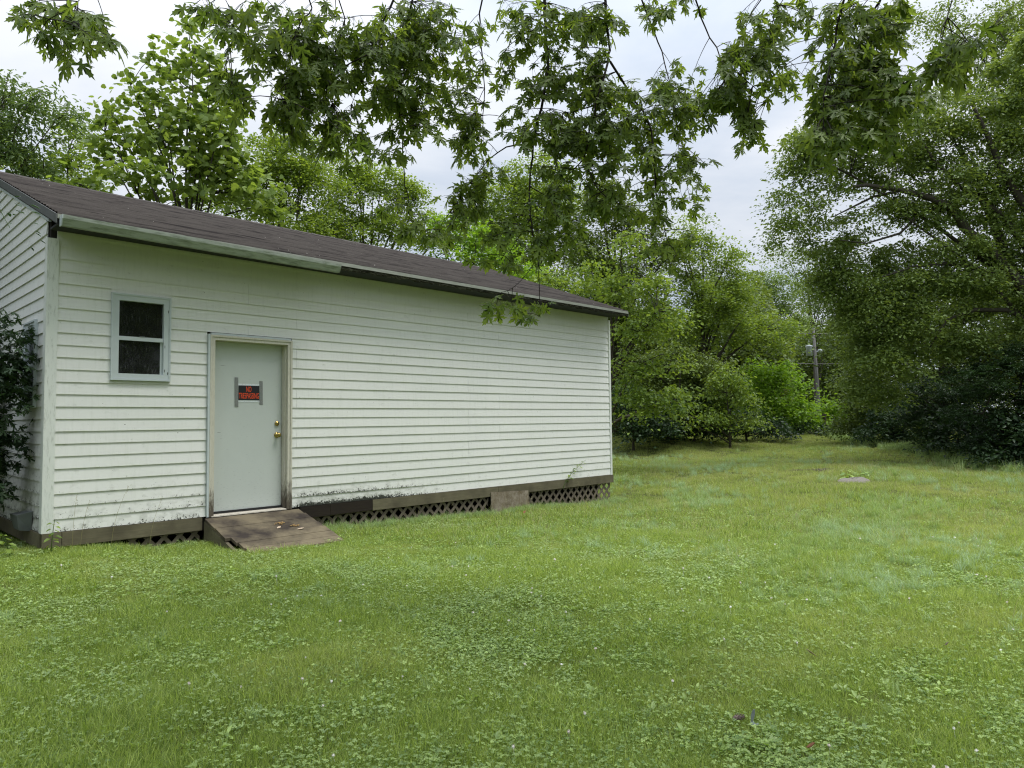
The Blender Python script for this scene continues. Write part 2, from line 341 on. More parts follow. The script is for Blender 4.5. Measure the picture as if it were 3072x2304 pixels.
# ------------------------------------------------------------------ ground
gx = np.concatenate([np.linspace(-160, -12, 14), np.linspace(-10, 34, 111), np.linspace(36, 220, 16)])
gy = np.concatenate([np.linspace(-160, -14, 14), np.linspace(-12, 22, 86), np.linspace(24, 240, 18)])
X, Y = np.meshgrid(gx, gy); Z = gh(X.ravel(), Y.ravel()).reshape(X.shape)
ins = (X > .05) & (X < 9.4) & (Y > .12) & (Y < 6.6); Z = np.where(ins, Z-.12, Z)
nx, ny = len(gx), len(gy); ii = np.arange(nx*ny).reshape(ny, nx)
F = np.stack([ii[:-1, :-1], ii[:-1, 1:], ii[1:, 1:], ii[1:, :-1]], -1).reshape(-1, 4)
tag(mesh_np('ground', np.stack([X, Y, Z], -1).reshape(-1, 3), F, M['ground'], smooth=True), kind='structure')

# ------------------------------------------------------------------ shed
LX, LY, E5 = 9.448, 6.70, .127
OV, EZ, RX0, RX1 = .42, 3.15, -.035, 9.50
RY, RZ = LY/2, 3.15+.37*(LY/2+.42)
def roofz(y): return EZ+.37*(y+OV) if y <= RY else RZ-.37*(y-RY)
shed = tag(empty('shed', (0, 0, 0)), 'long white vinyl sided shed with grey shingled roof and lattice skirt', 'shed')
# front wall: sheathing with openings for window and door
WX0, WX1, WZ0, WZ1 = .573, 1.183, 1.557, 2.502        # casing outside
DX0, DX1, DZ1 = 1.632, 2.672, 2.124                   # door casing outside
mb = MB(); y0, y1 = .004, .10
for a, b, c, d in [(0.01, WX0+.06, -.14, 3.2), (WX0+.06, WX1-.06, -.14, WZ0+.06), (WX0+.06, WX1-.06, WZ1-.06, 3.2), (WX1-.06, DX0+.05, -.14, 3.2), (DX0+.05, DX1-.05, DZ1-.05, 3.2), (DX0+.05, DX1-.05, -.14, -.01), (DX1-.05, LX-.01, -.14, 3.2)]:
    mb.box(a, b, y0, y1, c, d)
front = mb.build('front_wall', M['dark'], shed)
brd = []
def board(parent, x0, x1, k, zt=None, jog=0.0, zb=None):
    z0 = zb if zb else k*E5; z1 = zt if zt else z0+E5+.004
    yb, ytp = -.0165-jog, -.005-jog*.5
    m = MB(); m.prism([(yb, z0), (ytp, z1), (0, z1), (0, z0+.012), (yb+.004, z0+.001)], 0, x0, x1)
    o = m.build('siding_board', M['siding'], parent); return o
for k in range(25):
    z0, z1 = k*E5, (k+1)*E5
    A = (k//2) % 2 == 0
    seams = [2.10, 5.717] if A else [2.75, 6.40]
    cuts = [(.062, LX-.035)]
    def sub(cuts, a, b):
        out = []
        for p, q in cuts:
            if b <= p or a >= q: out.append((p, q))
            else:
                if a-p > .01: out.append((p, a))
                if q-b > .01: out.append((b, q))
        return out
    if z1 > WZ0+.02 and z0 < WZ1-.03: cuts = sub(cuts, WX0, WX1)
    if z0 < DZ1-.05: cuts = sub(cuts, DX0-.028, DX1+.012)
    for s in seams:
        nc = []
        for p, q in cuts:
            if p+.05 < s < q-.05: nc += [(p, s-.0012), (s+.0012, q)]
            else: nc.append((p, q))
        cuts = nc
    if z0 < WZ0-.012 < z1: board(front, WX0, WX1, k, zt=WZ0-.002)
    if z0 < WZ1-.0 < z1-.01: board(front, WX0, WX1, k, zb=WZ1+.002)
    for i, (p, q) in enumerate(cuts):
        board(front, p, q, k, zt=(3.20 if k == 24 else None), jog=rng.uniform(0, .0025))
# corner posts
cp = MB(); cp.box(0-.026, .078, -.026, -.001, -.005, 2.995); cp.box(-.026, -.001, -.001, .075, -.005, 2.995); cp.build('corner_post', M['post'], shed)
cp = MB(); cp.box(LX-.040, LX+.012, -.026, -.001, -.005, 3.02); cp.box(LX+.001, LX+.012, -.001, .07, -.005, 3.02); cp.build('corner_post', M['post'], shed)
# left gable wall (and plain right and back walls)
def gable(name, x, sgn, mat_, win):
    mb = MB(); a, b = (x+.004, x+.1) if sgn < 0 else (x-.1, x-.004)
    if win:
        wy0, wy1, wz0, wz1 = .42, .83, 1.33, 2.15
        mb.box(a, b, .101, wy0, -.14, 3.2); mb.box(a, b, wy1, LY-.101, -.14, 3.2); mb.box(a, b, wy0, wy1, -.14, wz0); mb.box(a, b, wy0, wy1, wz1, 3.2)
    else: mb.box(a, b, .101, LY-.101, -.14, 3.2)
    mb.prism([(.05, 3.201), (LY-.05, 3.201), (RY, RZ-.13)], 0, a, b)
    w = mb.build(name, M['dark'], shed)
    for k in range(36):
        z0 = k*E5; z1 = z0+E5+.004
        zm = z0
        ya, yb = (.076, LY-.02)
        def lim(z): return (z+.075-EZ)/.37-OV
        if lim(z0) > ya: ya = lim(z0)
        ya1 = max(.076, lim(z1)); yb1 = LY-ya1 if ya1 > .08 else yb; yb = LY-ya if ya > .08 else yb
        if ya1 >= yb1-.05: continue
        segs = [(ya, ya1, yb, yb1)]
        if win and z1 > 1.275 and z0 < 2.19: segs = [(ya, ya1, .358, .358), (.888, .888, yb, yb1)]
        for zc0, zc1, ok_ in ((z0, 1.260, z0 < 1.25 < z1), (2.197, z1, z0 < 2.19 < z1)):
            if ok_ and win: m = MB(); m.hexa([(x+sgn*.018, .358, zc0), (x+sgn*.018, .888, zc0), (x, .888, zc0), (x, .358, zc0), (x+sgn*.006, .358, zc1), (x+sgn*.006, .888, zc1), (x, .888, zc1), (x, .358, zc1)]); m.build('siding_board', mat_, w)
        for p0, p1, q0, q1 in segs:
            s = sgn; m = MB()
            m.hexa([(x+s*.020, p0, z0), (x+s*.020, q0, z0), (x, q0, z0), (x, p0, z0), (x+s*.005, p1, z1), (x+s*.005, q1, z1), (x, q1, z1), (x, p1, z1)])
            m.build('siding_board', mat_, w)
    return w
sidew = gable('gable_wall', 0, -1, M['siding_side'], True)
gable('gable_wall', LX, 1, M['siding'], False)
mb = MB(); mb.box(.01, LX-.01, LY-.1, LY-.004, -.14, 3.2); bw = mb.build('back_wall', M['dark'], shed)
for k in range(25):
    m = MB(); z0 = k*E5; m.prism([(LY+.02, z0), (LY+.005, z0+E5+.004), (LY, z0+E5+.004), (LY, z0)], 0, .0, LX); m.build('siding_board', M['siding'], bw)
fl = MB(); fl.box(.11, LX-.11, .101, LY-.101, -.13, -.02); fl.build('floor_deck', M['dark'], shed)
# white J trim under the rake and the black underside strip
mb = MB(); n = 1
def slope_bar(xa, xb, ya, yb, dz0, dz1):
    m = MB(); za, zb = EZ+.37*(ya+OV), EZ+.37*(yb+OV)
    m.hexa([(xa, ya, za+dz0), (xb, ya, za+dz0), (xb, yb, zb+dz0), (xa, yb, zb+dz0), (xa, ya, za+dz1), (xb, ya, za+dz1), (xb, yb, zb+dz1), (xa, yb, zb+dz1)]); return m
slope_bar(-.028, -.001, -.05, RY, -.135, -.105).build('gable_trim', M['frame'], shed)
slope_bar(-.030, -.002, -OV+.005, RY, -.103, -.022).build('rake_underside', M['soffit'], shed)
# roof
mb = MB()
for sgn in (0, 1):
    f = (lambda y: y) if sgn == 0 else (lambda y: LY-y)
    ya, yb = -OV+.01, RY
    p = [(RX0+.01, ya), (RX1-.01, ya), (RX1-.01, yb), (RX0+.01, yb)]
    bot = [(x, f(y), EZ+.37*(y+OV)-.03) for x, y in p]; top = [(x, f(y), EZ+.37*(y+OV)-.004) for x, y in p]
    mb.hexa(bot+top)
roof = mb.build('roof', M['dark'], shed)
nc = 32; run = RY+OV
def sag(x): return -.012*math.sin(x*1.3)-.02*math.sin(math.pi*max(0, min(1, x/LX)))
for sgn in (0, 1):
    for k in range(nc):
        a = k*run/nc; b = (k+1)*run/nc+.01; nseg = 62 if sgn == 0 else 6
        xs = np.linspace(RX0, RX1, nseg+1); V = []; Fq = []
        for i, x in enumerate(xs):
            j = rng.uniform(-.004, .004) if 0 < i < nseg else 0; lift = .013+rng.uniform(0, .005)+(0.006 if rng.random() < .05 else 0)
            for (yy, dz) in ((a+j, .002), (a+j, lift+.004), (b, .004)):
                y = -OV-.012+yy; z = EZ+.37*(yy)+dz
                V.append((x, y if sgn == 0 else LY-y, z))
        for i in range(nseg):
            q = i*3; Fq += [(q, q+3, q+4, q+1), (q+1, q+4, q+5, q+2)]
        mesh_np('shingle_course', np.array(V), np.array(Fq), M['shingle'], roof)
xs = np.arange(RX0, RX1-.1, .305)
for i, x in enumerate(xs):
    m = MB(); d = .13; z = RZ+.012; x2 = min(x+.32, RX1)
    m.prism([(RY-d, z-.37*d), (RY, z+.006), (RY+d, z-.37*d), (RY+d, z-.37*d+.007), (RY, z+.018), (RY-d, z-.37*d+.007)], 0, x, x2)
    o = m.build('ridge_cap', M['shingle'], roof); o.rotation_euler = (0, 0, 0)
    for v in o.data.vertices:
        if v.co.x < x+.01: v.co.z += .006
# eave: drip edge and rotted fascia, rake boards
m = MB(); m.hexa([(RX0, -OV-.018, EZ-.045), (RX1, -OV-.018, EZ-.045), (RX1, -OV-.005, EZ-.045), (RX0, -OV-.005, EZ-.045), (RX0, -OV-.014, EZ+.001), (RX1, -OV-.014, EZ+.001), (RX1, -OV-.002, EZ+.001), (RX0, -OV-.002, EZ+.001)])
m.build('drip_edge', M['drip'], roof)
V = []; Fq = []; nn = 150
for i in range(nn+1):
    x = RX0+.02+(RX1-RX0-.04)*i/nn; low = EZ-.095+(rng.uniform(0, .028) if rng.random() < .55 else 0)
    low = max(low, EZ-.095); V += [(x, -OV-.003, EZ-.046), (x, -OV-.003+rng.uniform(-.002, .004), low), (x, -OV+.02, low), (x, -OV+.02, EZ-.03)]
for i in range(nn):
    q = i*4
    for a in range(3): Fq.append((q+a, q+a+1, q+4+a+1, q+4+a))
mesh_np('fascia_board', np.array(V), np.array(Fq), M['rot'], roof)
m = MB(); m.box(RX0+.03, RX1-.03, -OV+.022, -.03, EZ-.075, EZ-.055); m.build('soffit_board', M['soffit'], roof)
for xa, xb in ((RX0-.012, RX0-.001), (RX1+.001, RX1+.012)):
    slope_bar(xa, xb, -OV-.012, RY, -.085, .004).build('rake_board', M['rake'], roof)
# gutter: open trough along the left third of the eave
m = MB(); g0, g1 = -.012, 3.085
prof = [(-.438, 3.105), (-.438, 3.020), (-.50, 3.018), (-.515, 3.05), (-.532, 3.085), (-.536, 3.120), (-.526, 3.122), (-.524, 3.112), (-.510, 3.06), (-.498, 3.028), (-.446, 3.030), (-.446, 3.105)]
dr = .022
b = len(m.v)
for x, dz in ((g0, .008), (1.5, -.008), (g1, -.02)):
    for p in prof: m.v.append((x, p[0], p[1]+dz))
n = len(prof)
for s in range(2):
    for i in range(n): j = (i+1) % n; m.f.append((s*n+j, s*n+i, (s+1)*n+i, (s+1)*n+j))
gut = m.build('gutter', M['gutter'], shed)
m = MB(); m.prism([(-.540, 3.128), (-.536, 3.09), (-.505, 3.022), (-.436, 3.024), (-.436, 3.128)], 0, g0-.006, g0+.003); m.build('end_cap', M['frame'], gut)
# skirt boards and lattice
for xa, xb, mt in ((-.02, .150, 'skirt'), (.156, 1.56, 'skirt'), (2.80, 3.235, 'skirt_dark'), (3.238, 3.90, 'skirt_dark'), (3.903, 6.345, 'skirt'), (6.352, LX+.03, 'skirt')):
    m = MB(); m.box(xa, xb, -.034, .003, -.150+rng.uniform(-.003, .003), -.006); m.build('skirt_board', M[mt], shed)
m = MB(); m.box(-.034, -.002, .004, LY, -.150, -.006); m.build('skirt_board', M['skirt'], shed)
m = MB(); m.box(LX+.004, LX+.03, .004, LY, -.150, -.006); m.build('skirt_board', M['skirt'], shed)
m = MB(); m.hexa([(6.155, -.062, -.50), (7.04, -.062, -.52), (7.04, -.048, -.52), (6.155, -.048, -.50), (6.162, -.050, -.085), (7.045, -.044, -.120), (7.045, -.036, -.120), (6.162, -.037, -.085)]); m.build('skirt_panel', M['ply'], shed)
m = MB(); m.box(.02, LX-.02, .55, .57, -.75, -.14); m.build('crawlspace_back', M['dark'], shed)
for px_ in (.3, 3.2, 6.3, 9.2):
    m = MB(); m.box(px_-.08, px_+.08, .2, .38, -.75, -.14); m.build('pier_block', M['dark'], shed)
def clip(poly, ax, v, keep_less):
    out = []
    for i in range(len(poly)):
        p, q = poly[i], poly[(i+1) % len(poly)]
        ip = (p[ax] <= v) == keep_less or p[ax] == v; iq = (q[ax] <= v) == keep_less or q[ax] == v
        if ip: out.append(p)
        if ip != iq:
            t = (v-p[ax])/(q[ax]-p[ax]); out.append((p[0]+(q[0]-p[0])*t, p[1]+(q[1]-p[1])*t))
    return out
def lattice(xa, xb, za, zb, parent, ang=1):
    base = MB(); base.box(xa, xb, .012, .03, zb-.012, zb+.02); lat = base.build('lattice_skirt', M['lattice'], parent)
    w, step = .021, .120
    for lay, sg in ((0, 1), (1, -1)):
        x = xa-.8
        while x < xb+.8:
            hlen = 1.2
            d = (math.cos(math.radians(47)), sg*math.sin(math.radians(47))); nrm = (-d[1]*w, d[0]*w)
            jit = rng.uniform(-.006, .006); cz = (za+zb)/2
            c0 = (x+jit, cz)
            poly = [(c0[0]-d[0]*hlen-nrm[0], c0[1]-d[1]*hlen-nrm[1]), (c0[0]+d[0]*hlen-nrm[0], c0[1]+d[1]*hlen-nrm[1]), (c0[0]+d[0]*hlen+nrm[0], c0[1]+d[1]*hlen+nrm[1]), (c0[0]-d[0]*hlen+nrm[0], c0[1]-d[1]*hlen+nrm[1])]
            for ax, v, kl in ((0, xa, False), (0, xb, True), (1, za, False), (1, zb, True)):
                if poly: poly = clip(poly, ax, v, kl)
            if len(poly) >= 3:
                yb = .004+lay*.008
                V = [(p[0], yb, p[1]) for p in poly]+[(p[0], yb+.007, p[1]) for p in poly]; n = len(poly)
                mm = MB(); mm.v = V; mm.f = [tuple(range(n)), tuple(range(2*n-1, n-1, -1))]+[((i+1) % n, i, n+i, n+(i+1) % n) for i in range(n)]
                mm.build('lattice_slat', M['lattice'], lat)
            x += step*1.38
lattice(.55, 1.55, -.40, -.152, shed); lattice(2.85, 6.15, -.50, -.152, shed); lattice(7.05, LX-.03, -.62, -.152, shed)
# front window
def frame4(x0, x1, z0, z1, w, ya, yb, axis=1, par=None, name='frame', mt='frame'):
    m = MB()
    for a, b, c, d in ((x0, x0+w, z0, z1), (x1-w, x1, z0, z1), (x0+w, x1-w, z0, z0+w), (x0+w, x1-w, z1-w, z1)):
        if axis == 1: m.box(a, b, ya, yb, c, d)
        else: m.box(ya, yb, a, b, c, d)
    return m.build(name, M[mt], par)
win = frame4(WX0, WX1, WZ0, WZ1, .016, -.046, .003, par=shed, name='window')
frame4(WX0+.017, WX1-.017, WZ0+.017, WZ1-.017, .058, -.038, .012, par=win, name='window_frame')
frame4(WX0+.0165, WX1-.0165, WZ0+.0165, WZ1-.0165, .006, -.043, -.039, par=win, name='trim_bead')
m = MB(); m.box(.649, 1.107, -.030, .004, 1.995, 2.038); m.build('meeting_rail', M['frame'], win)
m = MB(); m.box(.86, .91, -.036, -.012, 2.0385, 2.046); m.build('sash_lock', M['vent'], win)
m = MB(); m.box(.649, 1.107, .010, .014, 2.0385, 2.426); m.build('glass_pane', M['glass'], win)
m = MB(); m.box(.649, 1.080, -.004, .000, 1.633, 1.994); m.build('glass_pane', M['glass'], win)
m = MB(); m.box(1.081, 1.107, -.006, .004, 1.633, 1.994); m.build('sash_stile', M['frame'], win)
for zz, xx in ((2.33, 1.150), (1.93, 1.118), (1.66, 1.118), (1.63, 1.150)):
    m = MB(); m.box(xx, xx+.006, -.0395, -.0385, zz, zz+.030); m.build('weep_slot', M['black'], win)
m = MB(); m.box(.60, 1.16, .35, .36, 1.5, 2.6); m.build('dark_interior_sheet', M['dark'], win)  # dark sheet added behind the panes to stand in for the unlit room
# gable window, half behind the shrub
w2 = frame4(.358, .888, 1.262, 2.195, .02, -.046, .003, axis=0, par=shed, name='window')
frame4(.379, .867, 1.283, 2.174, .055, -.036, .012, axis=0, par=w2, name='window_frame')
m = MB(); m.box(-.028, .002, .434, .812, 1.70, 1.74); m.build('meeting_rail', M['frame'], w2)
for a, b in ((1.338, 1.699), (1.741, 2.118)):
    m = MB(); m.box(.004, .008, .434, .812, a, b); m.build('glass_pane', M['glass'], w2)
m = MB(); m.box(.4, .41, .3, .95, 1.2, 2.3); m.build('dark_interior_sheet', M['dark'], w2)  # same dark stand-in for the unlit room behind the gable panes
# vent hood low on the gable
m = MB(); m.hexa([(-.13, .40, .00), (-.13, .64, .00), (-.022, .66, -.02), (-.022, .42, -.02), (-.16, .37, .16), (-.16, .70, .15), (-.022, .72, .17), (-.022, .36, .19)]); m.build('vent_hood', M['vent'], shed)
# door
m = MB(); m.box(1.690, 2.594, .083, .125, .034, 2.062)
door = m.build('door', M['door'], shed)
m = MB()
for a, b, c, d in ((DX0, DX0+.056, -.012, DZ1), (DX1-.056, DX1, -.012, DZ1)): m.box(a, b, -.040, .003, c, d)
m.box(DX0+.056, DX1-.056, -.040, .003, DZ1-.056, DZ1); m.build('door_casing', M['trim'], door)
m = MB()
for a, b in ((DX0-.003, DX0+.02), (DX1-.02, DX1+.003)): m.box(a, b, -.049, -.0405, -.010, DZ1+.003)
m.box(DX0+.02, DX1-.02, -.049, -.0405, DZ1-.02, DZ1+.003); m.build('casing_moulding', M['trim'], door)
m = MB(); m.box(DX0-.026, DX0-.004, -.046, .002, -.008, DZ1+.01); m.build('trim_channel', M['frame'], door)
m = MB(); m.box(DX1+.004, DX1+.011, -.034, .002, -.005, DZ1+.005); m.build('trim_channel', M['frame'], door)
m = MB(); m.box(DX0+.010, DX1-.010, -.036, .002, DZ1+.004, DZ1+.028); m.build('trim_channel', M['frame'], door)
m = MB(); m.box(1.668, 1.689, .004, .14, .008, 2.068); m.box(2.5975, 2.617, .004, .14, .008, 2.068); m.box(1.689, 2.5975, .004, .14, 2.0645, 2.085); m.build('door_jamb', M['trim'], door)
m = MB(); m.box(1.6905, 2.596, .060, .082, .012, .033); m.build('door_sweep', M['black'], door)
m = MB(); m.hexa([(1.66, -.052, -.012), (2.60, -.052, -.012), (2.60, .13, -.012), (1.66, .13, -.012), (1.66, -.050, -.001), (2.60, -.050, -.001), (2.60, .13, .010), (1.66, .13, .010)]); m.build('threshold', M['threshold'], door)
m = MB(); m.disc((2.530, .082, .925), (0, -1, 0), [(0, .036), (.006, .036), (.010, .028), (.012, .014), (.036, .013), (.042, .022), (.054, .029), (.066, .028), (.073, .019), (.075, .004)], 20); m.build('door_knob', M['brass'], door, True)
m = MB(); m.disc((2.530, .082, 1.070), (0, -1, 0), [(0, .030), (.010, .030), (.018, .025), (.020, .015), (.024, .012), (.025, .002)], 20); m.build('deadbolt', M['brass'], door, True)
m = MB(); m.box(2.533, 2.5345, .0815, .0828, .7, .71)
# sign taped on the door
sx0, sx1, sz0, sz1 = 0, 0, 0, 0
def on_door(px, py):
    d = (px-1536)/FPX*rt-(py-1152)/FPX*up+fw; s = (.083-CP[1])/d[1]; q = CP+d*s; return q[0], q[2]
a = on_door(715.5, 1156.5); b = on_door(778.5, 1201.5); sx0, sz1 = a; sx1, sz0 = b[0], b[1]
sz1 += .002
sign = tag(at_empty('warning_sign', (sx0, .08, sz0)), 'black NO TRESPASSING sign with orange letters taped to the door', 'sign')
m = MB(); m.box(sx0-.01, sx1+.012, .0805, .0815, sz0-.024, sz1+.022); o = m.build('sign_card', M['signw'], None); adopt(sign, o)
m = MB(); m.box(sx0-.002, sx1, .0795, .0804, sz0, sz1); o = m.build('printed_panel', M['sign'], None); adopt(sign, o)
def text(body, x0, x1, z0, z1, y, mt, par):
    cu = bpy.data.curves.new('lettering', 'FONT'); cu.body = body; cu.size = 1; cu.extrude = .004; cu.offset = .004; cu.resolution_u = 3
    ob = bpy.data.objects.new('tmp', cu); COL.objects.link(ob); dg = bpy.context.evaluated_depsgraph_get()
    me = bpy.data.meshes.new_from_object(ob.evaluated_get(dg)); bpy.data.objects.remove(ob)
    n = len(me.vertices); c = np.empty(n*3, dtype=np.float32); me.vertices.foreach_get('co', c); c = c.reshape(-1, 3)
    mn, mxx = c.min(0), c.max(0); q = np.empty_like(c)
    q[:, 0] = x0+(c[:, 0]-mn[0])/(mxx[0]-mn[0])*(x1-x0); q[:, 2] = z0+(c[:, 1]-mn[1])/(mxx[1]-mn[1])*(z1-z0); q[:, 1] = y-(c[:, 2]-mn[2])*.06
    me.vertices.foreach_set('co', q.ravel()); me.materials.clear(); me.materials.append(mt); me.update()
    o = bpy.data.objects.new('lettering', me); COL.objects.link(o); adopt(par, o); return o
wS, hS = sx1-sx0, sz1-sz0
text('NO', sx0+wS*.36, sx0+wS*.60, sz0+hS*.565, sz0+hS*.94, .0792, M['signr'], sign)
text('TRESPASSING', sx0+wS*.015, sx0+wS*.965, sz0+hS*.115, sz0+hS*.50, .0792, M['signr'], sign)
for (x_, za, zb) in ((sx0-.026, sz0-.078, sz1+.098), (sx1+.018, sz0-.050, sz1+.062)):
    m = MB(); m.hexa([(x_-.020, .0782, za), (x_+.024, .0782, za-.004), (x_+.024, .0790, za-.004), (x_-.020, .0790, za), (x_-.024, .0782, zb), (x_+.020, .0782, zb-.003), (x_+.020, .0790, zb-.003), (x_-.024, .0790, zb)])
    o = m.build('tape_strip', M['tape'], None); adopt(sign, o)

# ------------------------------------------------------------------ ramp
ramp_o = tag(at_empty('wooden_ramp', (2.2, -.5, -.33)), 'short weathered plank ramp sloping from the door sill to the grass', 'ramp')
RXL, RXR, RYF, RZT, RZF = 1.575, 2.765, -1.06, -.018, -.305
npl = 7
for i in range(npl):
    a, b = i/npl, (i+1)/npl
    ya, yb = -.055+(RYF+.055)*a, -.055+(RYF+.055)*b+.007
    za, zb = RZT+(RZF-RZT)*a, RZT+(RZF-RZT)*b
    xl0, xr0 = RXL+.0+rng.uniform(-.006, .012)+.10*a*(a > .5), RXR+.05*a+rng.uniform(-.01, .01)
    m = MB(); dz = rng.uniform(-.003, .003)
    m.hexa([(xl0, yb, zb-.035+dz), (xr0, yb, zb-.035+dz), (xr0, ya, za-.035+dz), (xl0, ya, za-.035+dz), (xl0, yb, zb+dz), (xr0, yb, zb+dz), (xr0, ya, za+dz), (xl0, ya, za+dz)])
    o = m.build('plank', M['plank'], None); adopt(ramp_o, o)
for xs_ in (RXL+.002, 2.15, RXR-.04):
    m = MB(); m.prism([(-.04, -.054), (-.04, -.36), (-.50, -.40), (-.86, -.36), (-.86, -.30)], 0, xs_, xs_+.036); o = m.build('stringer', M['skirt'], None); adopt(ramp_o, o)
def ramp_z(y): return RZT+(RZF-RZT)*((y+.055)/(RYF+.055))
def litter(name, x, y, L_, W_, rz, mt, label, cat):
    pts = [(0, 0, 0), (.25*L_, W_*.45, .006), (.6*L_, W_*.5, .012), (L_, 0, .016), (.6*L_, -W_*.4, .004), (.25*L_, -W_*.35, .002)]
    m = MB(); m.v = [p for p in pts]+[(p[0], p[1], p[2]+.002) for p in pts]; m.f = [(0, 5, 4, 3, 2, 1), (6, 7, 8, 9, 10, 11)]+[(i, (i+1) % 6, 6+(i+1) % 6, 6+i) for i in range(6)]
    o = m.build(name, mt); o.location = (x, y, ramp_z(y)+.004); o.rotation_euler = (.1, .27*0, rz); return tag(o, label, cat)
litter('dry_leaf', 2.22, -.55, .085, .035, .6, M['pale'], 'pale curled dry leaf on the ramp, the left one of two', 'leaf')
litter('dry_leaf', 2.42, -.64, .085, .036, -.35, M['pale'], 'pale curled dry leaf on the ramp, the right one of two', 'leaf')
m = MB()
for i in range(34):
    cx_, cy_ = (2.32, -.43) if i < 20 else (2.45, -.53)
    x, y = cx_+rng.normal(0, .030), cy_+rng.normal(0, .014); z = ramp_z(y)+.006+rng.uniform(0, .010); s_ = rng.uniform(.003, .007)
    m.box(x-s_*1.6, x+s_*1.6, y-s_, y+s_, z-s_*.6, z+s_*.6)
tag(m.build('seed_litter', M['seed']), 'small heap of yellowish seed husks on the ramp above the dry leaves', 'seeds', kind='stuff')

# ------------------------------------------------------------------ leaf shapes (local: along midrib, lateral, normal)
def fan(pts):            # star shaped about the first point
    n = len(pts)-1; return np.array(pts, float), np.array([(0, i, i+1) for i in range(1, n)]+[(0, n, 1)])
RHOMB = (np.array([(0, 0, 0), (.45, -.5, .10), (1, 0, 0), (.45, .5, .10)], float), np.array([(0, 1, 2), (0, 2, 3)]))
OVATE = (np.array([(0, 0, 0), (.3, -.48, .12), (.7, -.34, .06), (1, 0, -.08), (.7, .34, .06), (.3, .48, .12)], float), np.array([(0, 1, 2), (0, 2, 3), (0, 3, 4), (0, 4, 5)]))
def maple_shape():
    half = [(.04, .03), (.02, .16), (-.07, .22), (-.03, .40), (.09, .26), (.17, .11), (.25, .24), (.24, .36), (.36, .37), (.54, .62), (.49, .40), (.56, .34), (.43, .22), (.34, .065),
            (.52, .07), (.58, .21), (.68, .12), (.78, .17), (.80, .06), (1.0, .0)]
    pts = [(.17, 0)]+[(a, -b) for a, b in half]+[(a, b) for a, b in half[:-1]][::-1]
    P = np.array([(a, b, -.22*(a-.1)**2-.35*b*b) for a, b in pts]); n = len(P)-1
    return P, np.array([(0, i, i+1) for i in range(1, n)]+[(0, n, 1)])
MAPLE = maple_shape()
def tulip_shape():
    half = [(-.04, .05), (-.08, .28), (.10, .52), (.34, .46), (.46, .62), (.62, .40), (.86, .28), (1.0, .0)]
    pts = [(.3, 0)]+[(a, -b) for a, b in half]+[(a, b) for a, b in half[:-1]][::-1]
    P = np.array([(a, b, -.18*(a-.2)**2-.2*b*b) for a, b in pts]); n = len(P)-1
    return P, np.array([(0, i, i+1) for i in range(1, n)]+[(0, n, 1)])
TULIP = tulip_shape()
def leaves(P, D, Nn, Ls, Ws, shape, rnd):
    D = D/np.linalg.norm(D, axis=1, keepdims=True); S = np.cross(Nn, D); S /= np.linalg.norm(S, axis=1, keepdims=True)+1e-9; Nn = np.cross(D, S)
    T, Fc = shape; n, k = len(P), len(T)
    V = P[:, None]+T[None, :, 0:1]*Ls[:, None, None]*D[:, None]+T[None, :, 1:2]*Ws[:, None, None]*S[:, None]+T[None, :, 2:3]*Ls[:, None, None]*Nn[:, None]
    F = Fc[None]+(np.arange(n)*k)[:, None, None]
    return V.reshape(-1, 3), F.reshape(-1, 3), np.repeat(rnd, k)
def rdirs(n, droop=.2, flat=.6, r=rng):
    a = r.uniform(0, 2*math.pi, n); D = np.stack([np.cos(a), np.sin(a), r.normal(-droop, .45, n)], 1)
    Nn = np.stack([r.normal(0, flat, n), r.normal(0, flat, n), np.ones(n)], 1); return D, Nn

